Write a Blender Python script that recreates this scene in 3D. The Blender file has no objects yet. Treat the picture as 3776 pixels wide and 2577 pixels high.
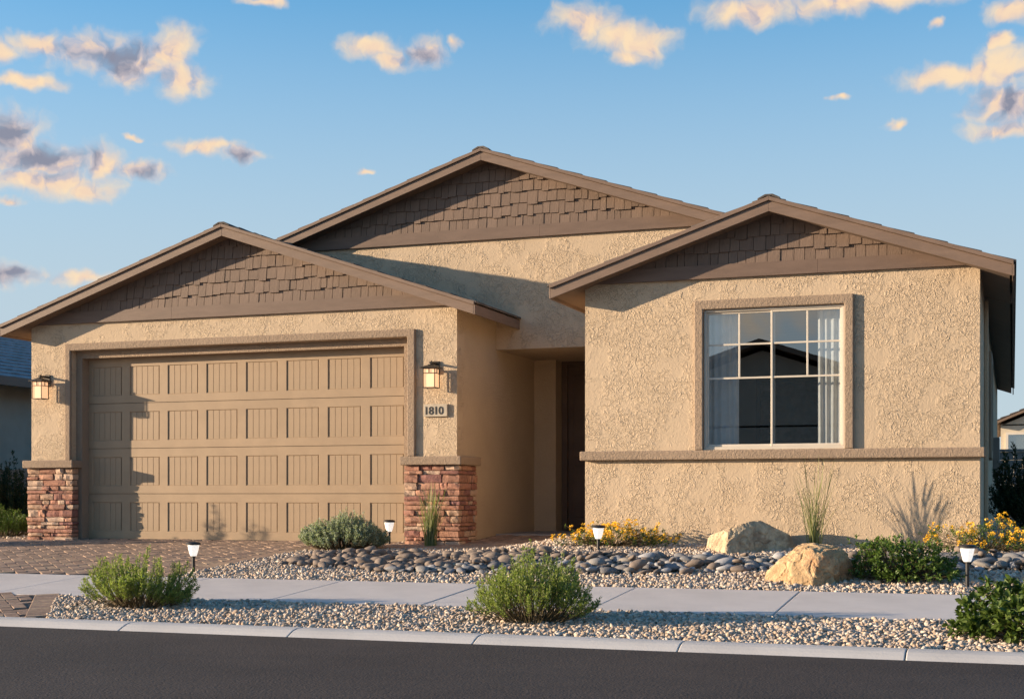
import bpy, bmesh, math, random
import numpy as np
from mathutils import Vector, Matrix, noise as mnoise
R = math.radians
rnd = random.Random(11)
nrs = np.random.RandomState(7)
scene = bpy.context.scene
COL = scene.collection

# ------------------------------------------------------------------ camera
cam_d = bpy.data.cameras.new('camera'); cam = bpy.data.objects.new('camera', cam_d); COL.objects.link(cam)
cam.location = (12.1855, -16.5152, 0.5919); cam.rotation_euler = (R(90), 0, R(19.64))
cam_d.lens = 49.34; cam_d.sensor_width = 36; cam_d.shift_y = 0.1439
cam_d.clip_start = 0.1; cam_d.clip_end = 3000
scene.camera = cam
scene.cycles.max_bounces = 6; scene.cycles.diffuse_bounces = 3; scene.cycles.glossy_bounces = 3

# ------------------------------------------------------------------ light and sky
SUN_TRAVEL = Vector((2.85, 1.0, -0.55))
EXPOSURE = 1.48
SKY_STRENGTH = 0.135
SKY_SAT = 1.22
scene.view_settings.view_transform = 'Standard'
scene.view_settings.look = 'None'
scene.view_settings.exposure = EXPOSURE
scene.view_settings.gamma = 1
scene.view_settings.use_curve_mapping = False
sun_d = bpy.data.lights.new('sun', 'SUN'); sun = bpy.data.objects.new('sun', sun_d); COL.objects.link(sun)
sun_d.energy = 4.2; sun_d.angle = R(0.5); sun_d.color = (1.0, 0.78, 0.54)
sun.rotation_euler = SUN_TRAVEL.to_track_quat('-Z', 'Y').to_euler()
sun.location = (-20, -8, 12)

CLOUDS = [(-35.62,16.84,2.52,0.66,-14,0.75),
    (-33.1,17.1,0.94,0.95,0,0.35),
    (-32.92,16.15,1.06,0.68,-10,0.1),
    (-34.78,16.5,1.52,0.64,-15,0.65),
    (-38.16,16.93,1.3,0.37,-4,0.15),
    (-34.28,16.54,0.85,0.4,-20,0.1),
    (-39.68,16.63,0.57,0.37,-15,0.1),
    (-38.73,15.59,1.46,0.27,-12,0.1),
    (-39.37,13.66,1.45,0.83,-28,0.85),
    (-38.24,12.87,2.46,0.68,-8,0.7),
    (-36.03,12.89,1.0,0.49,0,0.1),
    (-34.45,12.65,1.18,0.36,-8,0.75),
    (-38.24,12.02,3.12,0.49,-2,0),
    (-36.45,11.84,0.99,0.4,-10,0),
    (-39.45,11.2,0.58,0.16,-12,0),
    (-31.98,13.71,1.47,0.28,-6,0.25),
    (-30.6,13.44,0.78,0.28,-15,0.7),
    (-25.24,17.64,1.34,0.39,-14,0.2),
    (-24.7,17.2,0.8,0.39,-10,0.05),
    (-23.27,17.49,1.08,0.46,-10,0.85),
    (-21.74,17.92,0.29,0.24,0,0),
    (-16.71,18.7,1.43,0.55,-6,0.1),
    (-15.37,18.08,1.25,0.52,-15,0.05),
    (-14.39,17.89,1.33,0.58,8,0.05),
    (-15.01,17.42,0.8,0.39,0,0.1),
    (-10.05,18.8,1.83,0.51,-4,0),
    (-5.75,18.97,3.83,0.44,-2,0.0),
    (-2.82,17.99,0.3,0.22,0,0.05),
    (0.02,18.1,0.95,0.37,20,0.05),
    (-1.75,15.93,2.41,0.41,7,0.05),
    (-0.14,16.06,1.43,0.7,5,0.05),
    (-0.49,17.07,0.42,0.37,0,0.05),
    (-0.14,14.75,1.5,0.7,0,0.95),
    (-0.46,13.92,1.27,0.32,0,0.4),
    (-4.48,14.36,0.37,0.18,-10,0.05),
    (-6.51,15.33,0.31,0.13,0,0.1),
    (-39.13,8.51,1.29,0.4,0,0.9),
    (-36.45,8.47,1.16,0.24,0,0.4),
    (-29.65,19.19,1.05,0.19,-5,0.3),
    (-34.75,13.95,0.3,0.11,0,0.05),
    (-25.77,13.0,0.39,0.12,0,0.2)]

def nd(nt, typ, **kw):
    n = nt.nodes.new(typ)
    for k, v in kw.items():
        if k.startswith('i_'):
            n.inputs[k[2:].replace('_', ' ')].default_value = v
        else:
            setattr(n, k, v)
    return n

def mth(nt, op, a, b=None, c=None, clamp=False):
    n = nt.nodes.new('ShaderNodeMath'); n.operation = op; n.use_clamp = clamp
    for i, v in enumerate((a, b, c)):
        if v is None: continue
        if isinstance(v, (int, float)): n.inputs[i].default_value = v
        else: nt.links.new(v, n.inputs[i])
    return n.outputs[0]

def vmth(nt, op, a, b=None):
    n = nt.nodes.new('ShaderNodeVectorMath'); n.operation = op
    for i, v in enumerate((a, b)):
        if v is None: continue
        if isinstance(v, (tuple, list)): n.inputs[i].default_value = v
        else: nt.links.new(v, n.inputs[i])
    return n

def mixc(nt, fac, a, b, blend='MIX'):
    n = nt.nodes.new('ShaderNodeMix'); n.data_type = 'RGBA'; n.blend_type = blend
    for idx, v in ((0, fac), (6, a), (7, b)):
        if isinstance(v, (int, float)): n.inputs[idx].default_value = v
        elif isinstance(v, (tuple, list)): n.inputs[idx].default_value = (*v, 1) if len(v) == 3 else v
        else: nt.links.new(v, n.inputs[idx])
    return n.outputs[2]

def ramp(nt, fac, stops):
    n = nt.nodes.new('ShaderNodeValToRGB')
    while len(n.color_ramp.elements) < len(stops): n.color_ramp.elements.new(0.5)
    for e, (p, c) in zip(n.color_ramp.elements, stops):
        e.position = p; e.color = (*c, 1) if len(c) == 3 else c
    nt.links.new(fac, n.inputs[0])
    return n.outputs[0]

def smooth(nt, v, a, b):
    n = nt.nodes.new('ShaderNodeMapRange'); n.interpolation_type = 'SMOOTHSTEP'
    nt.links.new(v, n.inputs[0]); n.inputs[1].default_value = a; n.inputs[2].default_value = b
    return n.outputs[0]

def noise(nt, vec, scale, detail=3, rough=0.5, dist=0.0, color=False, dims='3D'):
    n = nt.nodes.new('ShaderNodeTexNoise'); n.noise_dimensions = dims
    n.inputs['Scale'].default_value = scale; n.inputs['Detail'].default_value = detail
    n.inputs['Roughness'].default_value = rough; n.inputs['Distortion'].default_value = dist
    if vec is not None: nt.links.new(vec, n.inputs['Vector'])
    return n.outputs['Color'] if color else n.outputs['Fac']

def build_world():
    w = bpy.data.worlds.new('World'); scene.world = w; w.use_nodes = True
    nt = w.node_tree; nt.nodes.clear()
    out = nd(nt, 'ShaderNodeOutputWorld')
    sky = nd(nt, 'ShaderNodeTexSky', sky_type='NISHITA', sun_disc=False)
    s = -SUN_TRAVEL.normalized()
    sky.sun_elevation = math.asin(s.z); sky.sun_rotation = math.atan2(s.x, s.y)
    sky.altitude = 600; sky.air_density = 1.0; sky.dust_density = 0.7; sky.ozone_density = 4.0
    bg = nd(nt, 'ShaderNodeBackground'); bg.inputs[1].default_value = SKY_STRENGTH
    # pale haze thickening towards the horizon, plus an added warm sunward glow for fill
    tc0 = nd(nt, 'ShaderNodeTexCoord'); sp0 = nd(nt, 'ShaderNodeSeparateXYZ'); nt.links.new(tc0.outputs['Generated'], sp0.inputs[0])
    el0 = mth(nt, 'MULTIPLY', mth(nt, 'ARCSINE', sp0.outputs[2]), 57.29578)
    hz = nd(nt, 'ShaderNodeMapRange', interpolation_type='SMOOTHSTEP'); nt.links.new(el0, hz.inputs[0])
    hz.inputs[1].default_value = 26.0; hz.inputs[2].default_value = 5.5; hz.inputs[3].default_value = 0.0; hz.inputs[4].default_value = 0.93
    q = 1.0 / (2 ** EXPOSURE) / SKY_STRENGTH
    hsv = nd(nt, 'ShaderNodeHueSaturation'); hsv.inputs['Saturation'].default_value = SKY_SAT
    nt.links.new(sky.outputs[0], hsv.inputs['Color']); tint = mixc(nt, 1.0, hsv.outputs[0], (1.0, 0.92, 0.74), 'MULTIPLY')
    sunward = nd(nt, 'ShaderNodeVectorMath', operation='DOT_PRODUCT'); nt.links.new(tc0.outputs['Generated'], sunward.inputs[0]); sunward.inputs[1].default_value = (s.x, s.y, 0)
    hcol = mixc(nt, smooth(nt, sunward.outputs['Value'], 0.58, 1.0), (0.52 * q, 0.62 * q, 0.70 * q), (3.0 * q, 2.3 * q, 1.65 * q))
    nt.links.new(mixc(nt, hz.outputs[0], tint, hcol), bg.inputs[0])
    # clouds, laid out by compass bearing and height above the horizon (degrees)
    tc = nd(nt, 'ShaderNodeTexCoord'); sep = nd(nt, 'ShaderNodeSeparateXYZ')
    nrm = tc.outputs['Generated']
    k = 1.0 / (2 ** EXPOSURE)
    cream = (1.0 * k, 0.76 * k, 0.50 * k); grey_c = (0.27 * k, 0.28 * k, 0.36 * k); pink = (0.62 * k, 0.53 * k, 0.54 * k); peach = (0.92 * k, 0.68 * k, 0.50 * k)
    def cloudy(dens, shade):
        c2 = ramp(nt, shade, [(0.05, cream), (0.38, peach), (0.58, pink), (0.92, grey_c)])
        bgc = nd(nt, 'ShaderNodeBackground'); nt.links.new(c2, bgc.inputs[0]); bgc.inputs[1].default_value = 1.0
        mx = nd(nt, 'ShaderNodeMixShader')
        nt.links.new(dens, mx.inputs[0]); nt.links.new(bg.outputs[0], mx.inputs[1]); nt.links.new(bgc.outputs[0], mx.inputs[2])
        return mx.outputs[0]
    nt.links.new(nrm, sep.inputs[0])
    az = mth(nt, 'MULTIPLY', mth(nt, 'ARCTAN2', sep.outputs[0], sep.outputs[1]), 57.29578)
    el = mth(nt, 'MULTIPLY', mth(nt, 'ARCSINE', sep.outputs[2]), 57.29578)
    cb = nd(nt, 'ShaderNodeCombineXYZ'); nt.links.new(az, cb.inputs[0]); nt.links.new(el, cb.inputs[1])
    p0 = cb.outputs[0]
    wn = noise(nt, p0, 0.8, 3, 0.5, color=True, dims='2D')
    wo = vmth(nt, 'MULTIPLY', vmth(nt, 'SUBTRACT', wn, (0.5, 0.5, 0.5)).outputs[0], (1.4, 0.8, 0)).outputs[0]
    p = vmth(nt, 'ADD', p0, wo).outputs[0]
    def nearest(lst, grow):
        f = None
        for (a, e, rx, ry, rot, gk) in lst:
            n = nt.nodes.new('ShaderNodeVectorMath'); n.operation = 'MULTIPLY_ADD'
            sx, sy = 1 / (rx * 1.35 * grow), 1 / (ry * 1.5 * grow)
            n.inputs[1].default_value = (sx, sy, 0); n.inputs[2].default_value = (-a * sx, -e * sy, 0)
            nt.links.new(p, n.inputs[0])
            d = vmth(nt, 'LENGTH', n.outputs[0]).outputs['Value']
            f = d if f is None else mth(nt, 'MINIMUM', f, d)
        return mth(nt, 'SUBTRACT', 1.0, f)
    field = nearest(CLOUDS, 1.0)
    grey = nearest([c for c in CLOUDS if c[5] > 0.5], 0.95)
    fb = noise(nt, p, 0.85, 6, 0.5, dims='2D')
    fld = mth(nt, 'ADD', field, mth(nt, 'MULTIPLY', mth(nt, 'SUBTRACT', fb, 0.5), 1.0))
    dens = mth(nt, 'MULTIPLY', smooth(nt, fld, -0.06, 0.88), 0.97)
    fb2 = noise(nt, vmth(nt, 'ADD', p, (0.25, -0.34, 0.0)).outputs[0], 0.85, 4, 0.5, dims='2D')
    shade = mth(nt, 'ADD', 0.22, mth(nt, 'MULTIPLY', mth(nt, 'SUBTRACT', fb2, fb), 1.5))
    shade = mth(nt, 'ADD', shade, mth(nt, 'MULTIPLY', mth(nt, 'MAXIMUM', mth(nt, 'ADD', grey, 0.15), 0.0), 0.62), clamp=True)
    front = cloudy(dens, shade)
    # the same scattered broken clouds go on all round the rest of the sky
    daz = mth(nt, 'ABSOLUTE', mth(nt, 'ADD', az, 20.0))
    zone = mth(nt, 'MAXIMUM', smooth(nt, daz, 26.0, 34.0), smooth(nt, el, 23.0, 29.0))
    gn = noise(nt, nrm, 9.0, 4, 0.55)
    gden = mth(nt, 'MULTIPLY', smooth(nt, gn, 0.58, 0.72), mth(nt, 'MULTIPLY', smooth(nt, el, 3.0, 9.0), zone))
    rest = cloudy(gden, smooth(nt, gn, 0.68, 0.80))
    inwin = mth(nt, 'MULTIPLY', mth(nt, 'LESS_THAN', daz, 26.0), mth(nt, 'MULTIPLY', mth(nt, 'LESS_THAN', el, 23.0), mth(nt, 'GREATER_THAN', el, 0.0)))
    mx = nd(nt, 'ShaderNodeMixShader')
    nt.links.new(inwin, mx.inputs[0]); nt.links.new(rest, mx.inputs[1]); nt.links.new(front, mx.inputs[2])
    nt.links.new(mx.outputs[0], out.inputs[0])
    w.cycles.sampling_method = 'MANUAL'; w.cycles.sample_map_resolution = 256
build_world()

# ------------------------------------------------------------------ materials
def newmat(name):
    m = bpy.data.materials.new(name); m.use_nodes = True
    nt = m.node_tree
    b = nt.nodes['Principled BSDF']
    return m, nt, b

def pos(nt):
    return nd(nt, 'ShaderNodeTexCoord').outputs['Object']

def bumpn(nt, b, h, dist, strength=1.0):
    n = nd(nt, 'ShaderNodeBump'); n.inputs['Strength'].default_value = strength; n.inputs['Distance'].default_value = dist
    nt.links.new(h, n.inputs['Height']); nt.links.new(n.outputs[0], b.inputs['Normal'])

def simple(name, col, rough=0.7, var=0.12, scale=6.0, bump=0.0, bscale=60.0, metal=0.0, spec=0.3, stretch=None, objrand=0.0, islrand=0.0, palette=None):
    m, nt, b = newmat(name)
    v = pos(nt)
    if stretch:
        mp = nd(nt, 'ShaderNodeMapping'); mp.inputs['Scale'].default_value = stretch
        nt.links.new(v, mp.inputs[0]); v = mp.outputs[0]
    n1 = noise(nt, v, scale, 5, 0.6)
    base = col
    r = None
    if objrand or islrand or palette:
        oi = nd(nt, 'ShaderNodeObjectInfo').outputs['Random']; gi = nd(nt, 'ShaderNodeNewGeometry').outputs['Random Per Island']
        r = mth(nt, 'FRACT', mth(nt, 'ADD', oi, mth(nt, 'MULTIPLY', gi, 7.31))) if (islrand or palette == 'isl') else oi
    if isinstance(palette, list):
        stops = [(i / (len(palette)), c) for i, c in enumerate(palette)]
        base = ramp(nt, r, stops)
        base.node.color_ramp.interpolation = 'CONSTANT'
    dark = mixc(nt, 1.0, base, (1 - var * 2, 1 - var * 2, 1 - var * 2), 'MULTIPLY')
    lite = mixc(nt, 1.0, base, (1 + var, 1 + var, 1 + var), 'MULTIPLY')
    c = mixc(nt, smooth(nt, n1, 0.3, 0.7), dark, lite)
    if objrand or islrand:
        amt = objrand or islrand
        f = mth(nt, 'ADD', 1 - amt, mth(nt, 'MULTIPLY', mth(nt, 'FRACT', mth(nt, 'MULTIPLY', r, 13.7)), 2 * amt))
        cc = nd(nt, 'ShaderNodeCombineColor')
        for i in range(3): nt.links.new(f, cc.inputs[i])
        c = mixc(nt, 1.0, c, cc.outputs[0], 'MULTIPLY')
    nt.links.new(c, b.inputs['Base Color'])
    b.inputs['Roughness'].default_value = rough; b.inputs['Metallic'].default_value = metal
    b.inputs['Specular IOR Level'].default_value = spec
    if bump:
        h = noise(nt, v, bscale, 5, 0.65)
        bumpn(nt, b, h, bump)
    return m

def stucco(name, col, patch=True, fine=1.0):
    m, nt, b = newmat(name)
    v = pos(nt)
    big = noise(nt, v, 1.1, 4, 0.55)
    c = mixc(nt, smooth(nt, big, 0.3, 0.7), tuple(x * 0.94 for x in col), tuple(min(1, x * 1.05) for x in col))
    mot = noise(nt, v, 14, 4, 0.6)
    c = mixc(nt, mth(nt, 'MULTIPLY', smooth(nt, mot, 0.45, 0.75), 0.05), c, (col[0] * 0.7, col[1] * 0.68, col[2] * 0.65))
    nt.links.new(c, b.inputs['Base Color'])
    b.inputs['Roughness'].default_value = 0.92; b.inputs['Specular IOR Level'].default_value = 0.15
    if patch:
        # skip-trowel: thin ragged ridges and low islands in drifts, smooth patches between
        n1 = noise(nt, v, 13, 3, 0.55, 0.8)
        rid = smooth(nt, mth(nt, 'ABSOLUTE', mth(nt, 'SUBTRACT', n1, 0.5)), 0.045, 0.0)
        isl = smooth(nt, n1, 0.47, 0.53)
        n2 = noise(nt, v, 24, 2, 0.5, 0.6)
        rid2 = smooth(nt, mth(nt, 'ABSOLUTE', mth(nt, 'SUBTRACT', n2, 0.5)), 0.07, 0.0)
        mask = smooth(nt, noise(nt, v, 3.0, 3, 0.6), 0.40, 0.55)
        hh = mth(nt, 'ADD', mth(nt, 'MULTIPLY', rid, 0.55), mth(nt, 'ADD', mth(nt, 'MULTIPLY', isl, 0.45), mth(nt, 'MULTIPLY', rid2, 0.45)))
        h = mth(nt, 'MULTIPLY', hh, mth(nt, 'ADD', 0.16, mth(nt, 'MULTIPLY', mask, 0.84)))
        f = noise(nt, v, 60, 2, 0.6)
        h = mth(nt, 'ADD', h, mth(nt, 'MULTIPLY', f, 0.35 * fine))
        bumpn(nt, b, h, 0.0085)
    else:
        f = mth(nt, 'ADD', mth(nt, 'MULTIPLY', noise(nt, v, 60, 5, 0.7), 1.0), mth(nt, 'MULTIPLY', smooth(nt, noise(nt, v, 28, 3, 0.6, 1.0), 0.45, 0.58), 0.5))
        bumpn(nt, b, f, 0.006)
    return m

def leafmat(name, cols, rough=0.55, trans=0.35, spec=0.3):
    m, nt, b = newmat(name)
    gi = nd(nt, 'ShaderNodeNewGeometry').outputs['Random Per Island']
    c = ramp(nt, gi, [(i / max(1, len(cols) - 1), cc) for i, cc in enumerate(cols)])
    nt.links.new(c, b.inputs['Base Color']); b.inputs['Roughness'].default_value = rough
    b.inputs['Specular IOR Level'].default_value = spec
    tr = nd(nt, 'ShaderNodeBsdfTranslucent')
    tcol = mixc(nt, 1.0, c, (1.2, 1.3, 0.7), 'MULTIPLY'); nt.links.new(tcol, tr.inputs[0])
    mx = nd(nt, 'ShaderNodeMixShader'); mx.inputs[0].default_value = trans
    o = nt.nodes['Material Output']
    nt.links.new(b.outputs[0], mx.inputs[1]); nt.links.new(tr.outputs[0], mx.inputs[2]); nt.links.new(mx.outputs[0], o.inputs[0])
    return m

def glass_pane(name, f0=0.34, tint=(0.74, 0.78, 0.80), rough=0.0):
    m, nt, b = newmat(name)
    nt.nodes.remove(b)
    ge = nd(nt, 'ShaderNodeNewGeometry')          # thin double glazing: the same reflectance from both sides
    dp = nd(nt, 'ShaderNodeVectorMath', operation='DOT_PRODUCT'); nt.links.new(ge.outputs['Normal'], dp.inputs[0]); nt.links.new(ge.outputs['Incoming'], dp.inputs[1])
    gr = mth(nt, 'POWER', mth(nt, 'SUBTRACT', 1.0, mth(nt, 'ABSOLUTE', dp.outputs['Value']), clamp=True), 5.0)
    fr_ = mth(nt, 'ADD', f0, mth(nt, 'MULTIPLY', gr, 1.0 - f0))
    gl = nd(nt, 'ShaderNodeBsdfGlossy'); gl.inputs['Roughness'].default_value = rough
    tr = nd(nt, 'ShaderNodeBsdfTransparent'); tr.inputs[0].default_value = (*tint, 1)
    mx = nd(nt, 'ShaderNodeMixShader')
    nt.links.new(fr_, mx.inputs[0]); nt.links.new(tr.outputs[0], mx.inputs[1]); nt.links.new(gl.outputs[0], mx.inputs[2])
    nt.links.new(mx.outputs[0], nt.nodes['Material Output'].inputs[0])
    return m

def frosted(name, col, glow, trans=0.5):
    m, nt, b = newmat(name)
    v = pos(nt)
    c = mixc(nt, smooth(nt, noise(nt, v, 30, 3, 0.6), 0.3, 0.7), tuple(x * 0.92 for x in col), col)
    nt.links.new(c, b.inputs['Base Color']); b.inputs['Roughness'].default_value = 0.35
    b.inputs['Emission Color'].default_value = (*col, 1); b.inputs['Emission Strength'].default_value = glow
    tr = nd(nt, 'ShaderNodeBsdfTranslucent'); nt.links.new(c, tr.inputs[0])
    mx = nd(nt, 'ShaderNodeMixShader'); mx.inputs[0].default_value = trans
    o = nt.nodes['Material Output']
    nt.links.new(b.outputs[0], mx.inputs[1]); nt.links.new(tr.outputs[0], mx.inputs[2]); nt.links.new(mx.outputs[0], o.inputs[0])
    return m

def asphalt():
    m, nt, b = newmat('asphalt')
    v = pos(nt)
    big = noise(nt, v, 0.7, 4, 0.6); agg = noise(nt, v, 60, 3, 0.75); agg2 = noise(nt, v, 30, 4, 0.75)
    c = mixc(nt, smooth(nt, big, 0.3, 0.7), (0.033, 0.026, 0.0245), (0.050, 0.0395, 0.036))
    c = mixc(nt, mth(nt, 'MULTIPLY', smooth(nt, agg, 0.56, 0.70), 0.55), c, (0.15, 0.125, 0.115))
    c = mixc(nt, mth(nt, 'MULTIPLY', smooth(nt, agg2, 0.46, 0.30), 0.55), c, (0.022, 0.02, 0.02))
    st = nd(nt, 'ShaderNodeMapping'); st.inputs['Scale'].default_value = (0.25, 2.2, 1); nt.links.new(v, st.inputs[0])
    streak = noise(nt, st.outputs[0], 1.2, 4, 0.6)
    c = mixc(nt, mth(nt, 'MULTIPLY', smooth(nt, streak, 0.5, 0.75), 0.35), c, (0.028, 0.026, 0.027))
    nt.links.new(c, b.inputs['Base Color'])
    b.inputs['Roughness'].default_value = 0.85; b.inputs['Specular IOR Level'].default_value = 0.25
    vo = nd(nt, 'ShaderNodeTexVoronoi'); vo.inputs['Scale'].default_value = 60; nt.links.new(v, vo.inputs['Vector'])
    h = mth(nt, 'ADD', mth(nt, 'MULTIPLY', vo.outputs['Distance'], -0.7), agg2)
    bumpn(nt, b, h, 0.0028)
    return m

def concrete(name, col):
    m, nt, b = newmat(name)
    v = pos(nt)
    oi = nd(nt, 'ShaderNodeObjectInfo').outputs['Random']
    big = noise(nt, v, 1.6, 5, 0.6); f = noise(nt, v, 60, 4, 0.7)
    c = mixc(nt, smooth(nt, big, 0.3, 0.7), tuple(x * 0.90 for x in col), tuple(x * 1.05 for x in col))
    c = mixc(nt, mth(nt, 'MULTIPLY', smooth(nt, f, 0.5, 0.8), 0.18), c, tuple(x * 0.7 for x in col))
    st = smooth(nt, noise(nt, v, 4.5, 5, 0.7), 0.60, 0.78)
    c = mixc(nt, mth(nt, 'MULTIPLY', st, 0.20), c, (col[0] * 0.72, col[1] * 0.68, col[2] * 0.62))
    c = mixc(nt, mth(nt, 'MULTIPLY', oi, 0.08), c, (col[0] * 0.6, col[1] * 0.6, col[2] * 0.6))
    nt.links.new(c, b.inputs['Base Color'])
    b.inputs['Roughness'].default_value = 0.85; b.inputs['Specular IOR Level'].default_value = 0.25
    mp = nd(nt, 'ShaderNodeMapping'); mp.inputs['Scale'].default_value = (1, 6, 1); nt.links.new(v, mp.inputs[0])
    bumpn(nt, b, mth(nt, 'ADD', noise(nt, mp.outputs[0], 30, 3, 0.7), f), 0.0015)
    return m

def rockmat(name, c_lo, c_hi, stain):
    m, nt, b = newmat(name)
    v = pos(nt)
    n1 = noise(nt, v, 5, 6, 0.65, 0.6); n2 = noise(nt, v, 4.0, 5, 0.65); n3 = noise(nt, v, 30, 5, 0.7)
    c = mixc(nt, smooth(nt, n1, 0.3, 0.7), c_lo, c_hi)
    c = mixc(nt, mth(nt, 'MULTIPLY', smooth(nt, n2, 0.47, 0.66), 0.70), c, stain)
    c = mixc(nt, mth(nt, 'MULTIPLY', smooth(nt, n3, 0.55, 0.75), 0.3), c, tuple(x * 0.5 for x in c_lo))
    nt.links.new(c, b.inputs['Base Color']); b.inputs['Roughness'].default_value = 0.9; b.inputs['Specular IOR Level'].default_value = 0.2
    bumpn(nt, b, mth(nt, 'ADD', n1, mth(nt, 'MULTIPLY', n3, 0.6)), 0.035)
    return m

def stonemat(name, palette, bump=0.004, bs=40, var=0.18):
    m, nt, b = newmat(name)
    v = pos(nt)
    r = nd(nt, 'ShaderNodeObjectInfo').outputs['Random']
    c = ramp(nt, r, [(i / len(palette), cc) for i, cc in enumerate(palette)])
    c.node.color_ramp.interpolation = 'CONSTANT'
    loc = nd(nt, 'ShaderNodeObjectInfo').outputs['Location']
    vv = vmth(nt, 'ADD', v, loc).outputs[0]
    n1 = noise(nt, vv, 14, 6, 0.65); n2 = noise(nt, vv, bs, 5, 0.7)
    c = mixc(nt, 1.0, c, ramp(nt, n1, [(0.25, (1 - 2 * var,) * 3), (0.75, (1 + var,) * 3)]), 'MULTIPLY')
    nt.links.new(c, b.inputs['Base Color']); b.inputs['Roughness'].default_value = 0.85; b.inputs['Specular IOR Level'].default_value = 0.25
    bumpn(nt, b, mth(nt, 'ADD', n1, mth(nt, 'MULTIPLY', n2, 0.6)), bump)
    return m

MT = {}
MT['stucco'] = stucco('stucco_tan', (0.49, 0.380, 0.268))
MT['stucco_s'] = stucco('stucco_tan_smooth', (0.49, 0.380, 0.268), patch=False)
MT['trim'] = stucco('stucco_trim_brown', (0.30, 0.225, 0.165), patch=False)
MT['fascia'] = simple('fascia_paint', (0.178, 0.122, 0.092), 0.6, 0.06, 3, 0.0012, 90, stretch=(1, 1, 6))
MT['frieze'] = simple('frieze_paint', (0.148, 0.100, 0.077), 0.62, 0.06, 3, 0.0012, 90, stretch=(1, 1, 6))
MT['soffit'] = simple('soffit_paint', (0.17, 0.118, 0.085), 0.7, 0.05, 3)
MT['shingle'] = simple('shingle_paint', (0.152, 0.105, 0.080), 0.7, 0.10, 3, 0.004, 22, stretch=(5, 5, 0.6), objrand=0.10)
MT['door'] = simple('garage_door_paint', (0.335, 0.240, 0.155), 0.5, 0.05, 2.5, 0.0006, 160)
MT['entry'] = simple('entry_door_paint', (0.115, 0.075, 0.055), 0.5, 0.08, 3)
MT['tile'] = simple('roof_tile', (0.10, 0.085, 0.075), 0.8, 0.2, 5, 0.004, 40, objrand=0.15)
MT['tile_blue'] = simple('roof_tile_slate', (0.17, 0.18, 0.21), 0.5, 0.2, 5, 0.004, 40, spec=0.5)
MT['vinyl'] = simple('window_vinyl', (0.56, 0.50, 0.42), 0.4, 0.03, 4)
MT['glass'] = glass_pane('window_glass')
MT['curtain'] = simple('curtain_linen', (0.85, 0.84, 0.82), 0.9, 0.04, 8)
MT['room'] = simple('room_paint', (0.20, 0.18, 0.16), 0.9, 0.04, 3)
MT['dark'] = simple('dark_bronze', (0.030, 0.024, 0.020), 0.45, 0.1, 10, metal=0.3, spec=0.5)
MT['black'] = simple('black_plastic', (0.022, 0.021, 0.022), 0.5, 0.1, 12, spec=0.4)
MT['amber'] = frosted('amber_glass', (0.93, 0.72, 0.49), 0.28, 0.5)
MT['lampglass'] = frosted('white_frosted_glass', (0.88, 0.86, 0.83), 0.30, 0.35)
MT['plaque'] = simple('plaque_stone', (0.43, 0.37, 0.29), 0.8, 0.06, 10)
MT['conc'] = concrete('sidewalk_concrete', (0.54, 0.495, 0.47))
MT['kerb'] = concrete('kerb_concrete', (0.49, 0.465, 0.445))
MT['step'] = concrete('step_concrete', (0.30, 0.28, 0.27))
MT['joint'] = simple('joint_sand', (0.16, 0.13, 0.105), 0.95, 0.1, 20)  # sand-coloured base seen in gaps between slabs, pavers and veneer stones
MT['asphalt'] = asphalt()
MT['soil'] = simple('desert_soil', (0.27, 0.215, 0.165), 0.95, 0.2, 0.8, 0.01, 20)
MT['bed'] = simple('gravel_fines', (0.40, 0.315, 0.24), 0.95, 0.25, 40, 0.01, 80)
MT['paver'] = stonemat('paver', [(0.31, 0.21, 0.15), (0.35, 0.24, 0.17), (0.27, 0.18, 0.132), (0.33, 0.225, 0.165), (0.37, 0.26, 0.18), (0.29, 0.20, 0.152)], 0.004, 60, 0.2)
MT['paverf'] = simple('paver_field', (0.32, 0.218, 0.157), 0.85, 0.2, 14, 0.004, 60, islrand=0.16)
MT['veneer'] = stonemat('ledge_stone', [(0.42, 0.225, 0.155), (0.37, 0.185, 0.13), (0.30, 0.14, 0.11), (0.46, 0.30, 0.21), (0.33, 0.17, 0.12), (0.50, 0.35, 0.26), (0.25, 0.12, 0.105), (0.40, 0.20, 0.145)], 0.012, 45, 0.2)
MT['cobble'] = stonemat('river_cobble', [(0.19, 0.19, 0.20), (0.27, 0.265, 0.27), (0.16, 0.155, 0.16), (0.23, 0.21, 0.19), (0.20, 0.16, 0.135), (0.34, 0.34, 0.355), (0.20, 0.205, 0.225), (0.24, 0.23, 0.225)], 0.003, 60, 0.2)
MT['gravel'] = stonemat('gravel_stone', [(0.50, 0.395, 0.30), (0.58, 0.475, 0.38), (0.42, 0.32, 0.24), (0.46, 0.385, 0.32), (0.36, 0.275, 0.215), (0.62, 0.53, 0.44), (0.50, 0.37, 0.27), (0.40, 0.35, 0.315)], 0.002, 80, 0.12)
MT['rock_ochre'] = rockmat('boulder_ochre', (0.33, 0.22, 0.12), (0.62, 0.45, 0.265), (0.36, 0.175, 0.085))
MT['rock_cream'] = rockmat('boulder_cream', (0.34, 0.25, 0.165), (0.66, 0.53, 0.36), (0.20, 0.135, 0.09))
MT['rosemary'] = leafmat('rosemary_leaf', [(0.11, 0.165, 0.035), (0.21, 0.27, 0.06), (0.30, 0.35, 0.11), (0.16, 0.22, 0.06), (0.37, 0.40, 0.18)], trans=0.42)
MT['sage'] = leafmat('sage_leaf', [(0.18, 0.23, 0.17), (0.30, 0.35, 0.26), (0.40, 0.44, 0.35), (0.24, 0.29, 0.22)])
MT['broad'] = leafmat('broad_leaf', [(0.04, 0.075, 0.014), (0.075, 0.12, 0.022), (0.11, 0.155, 0.035), (0.055, 0.095, 0.018)], 0.5, 0.25, 0.35)
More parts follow.
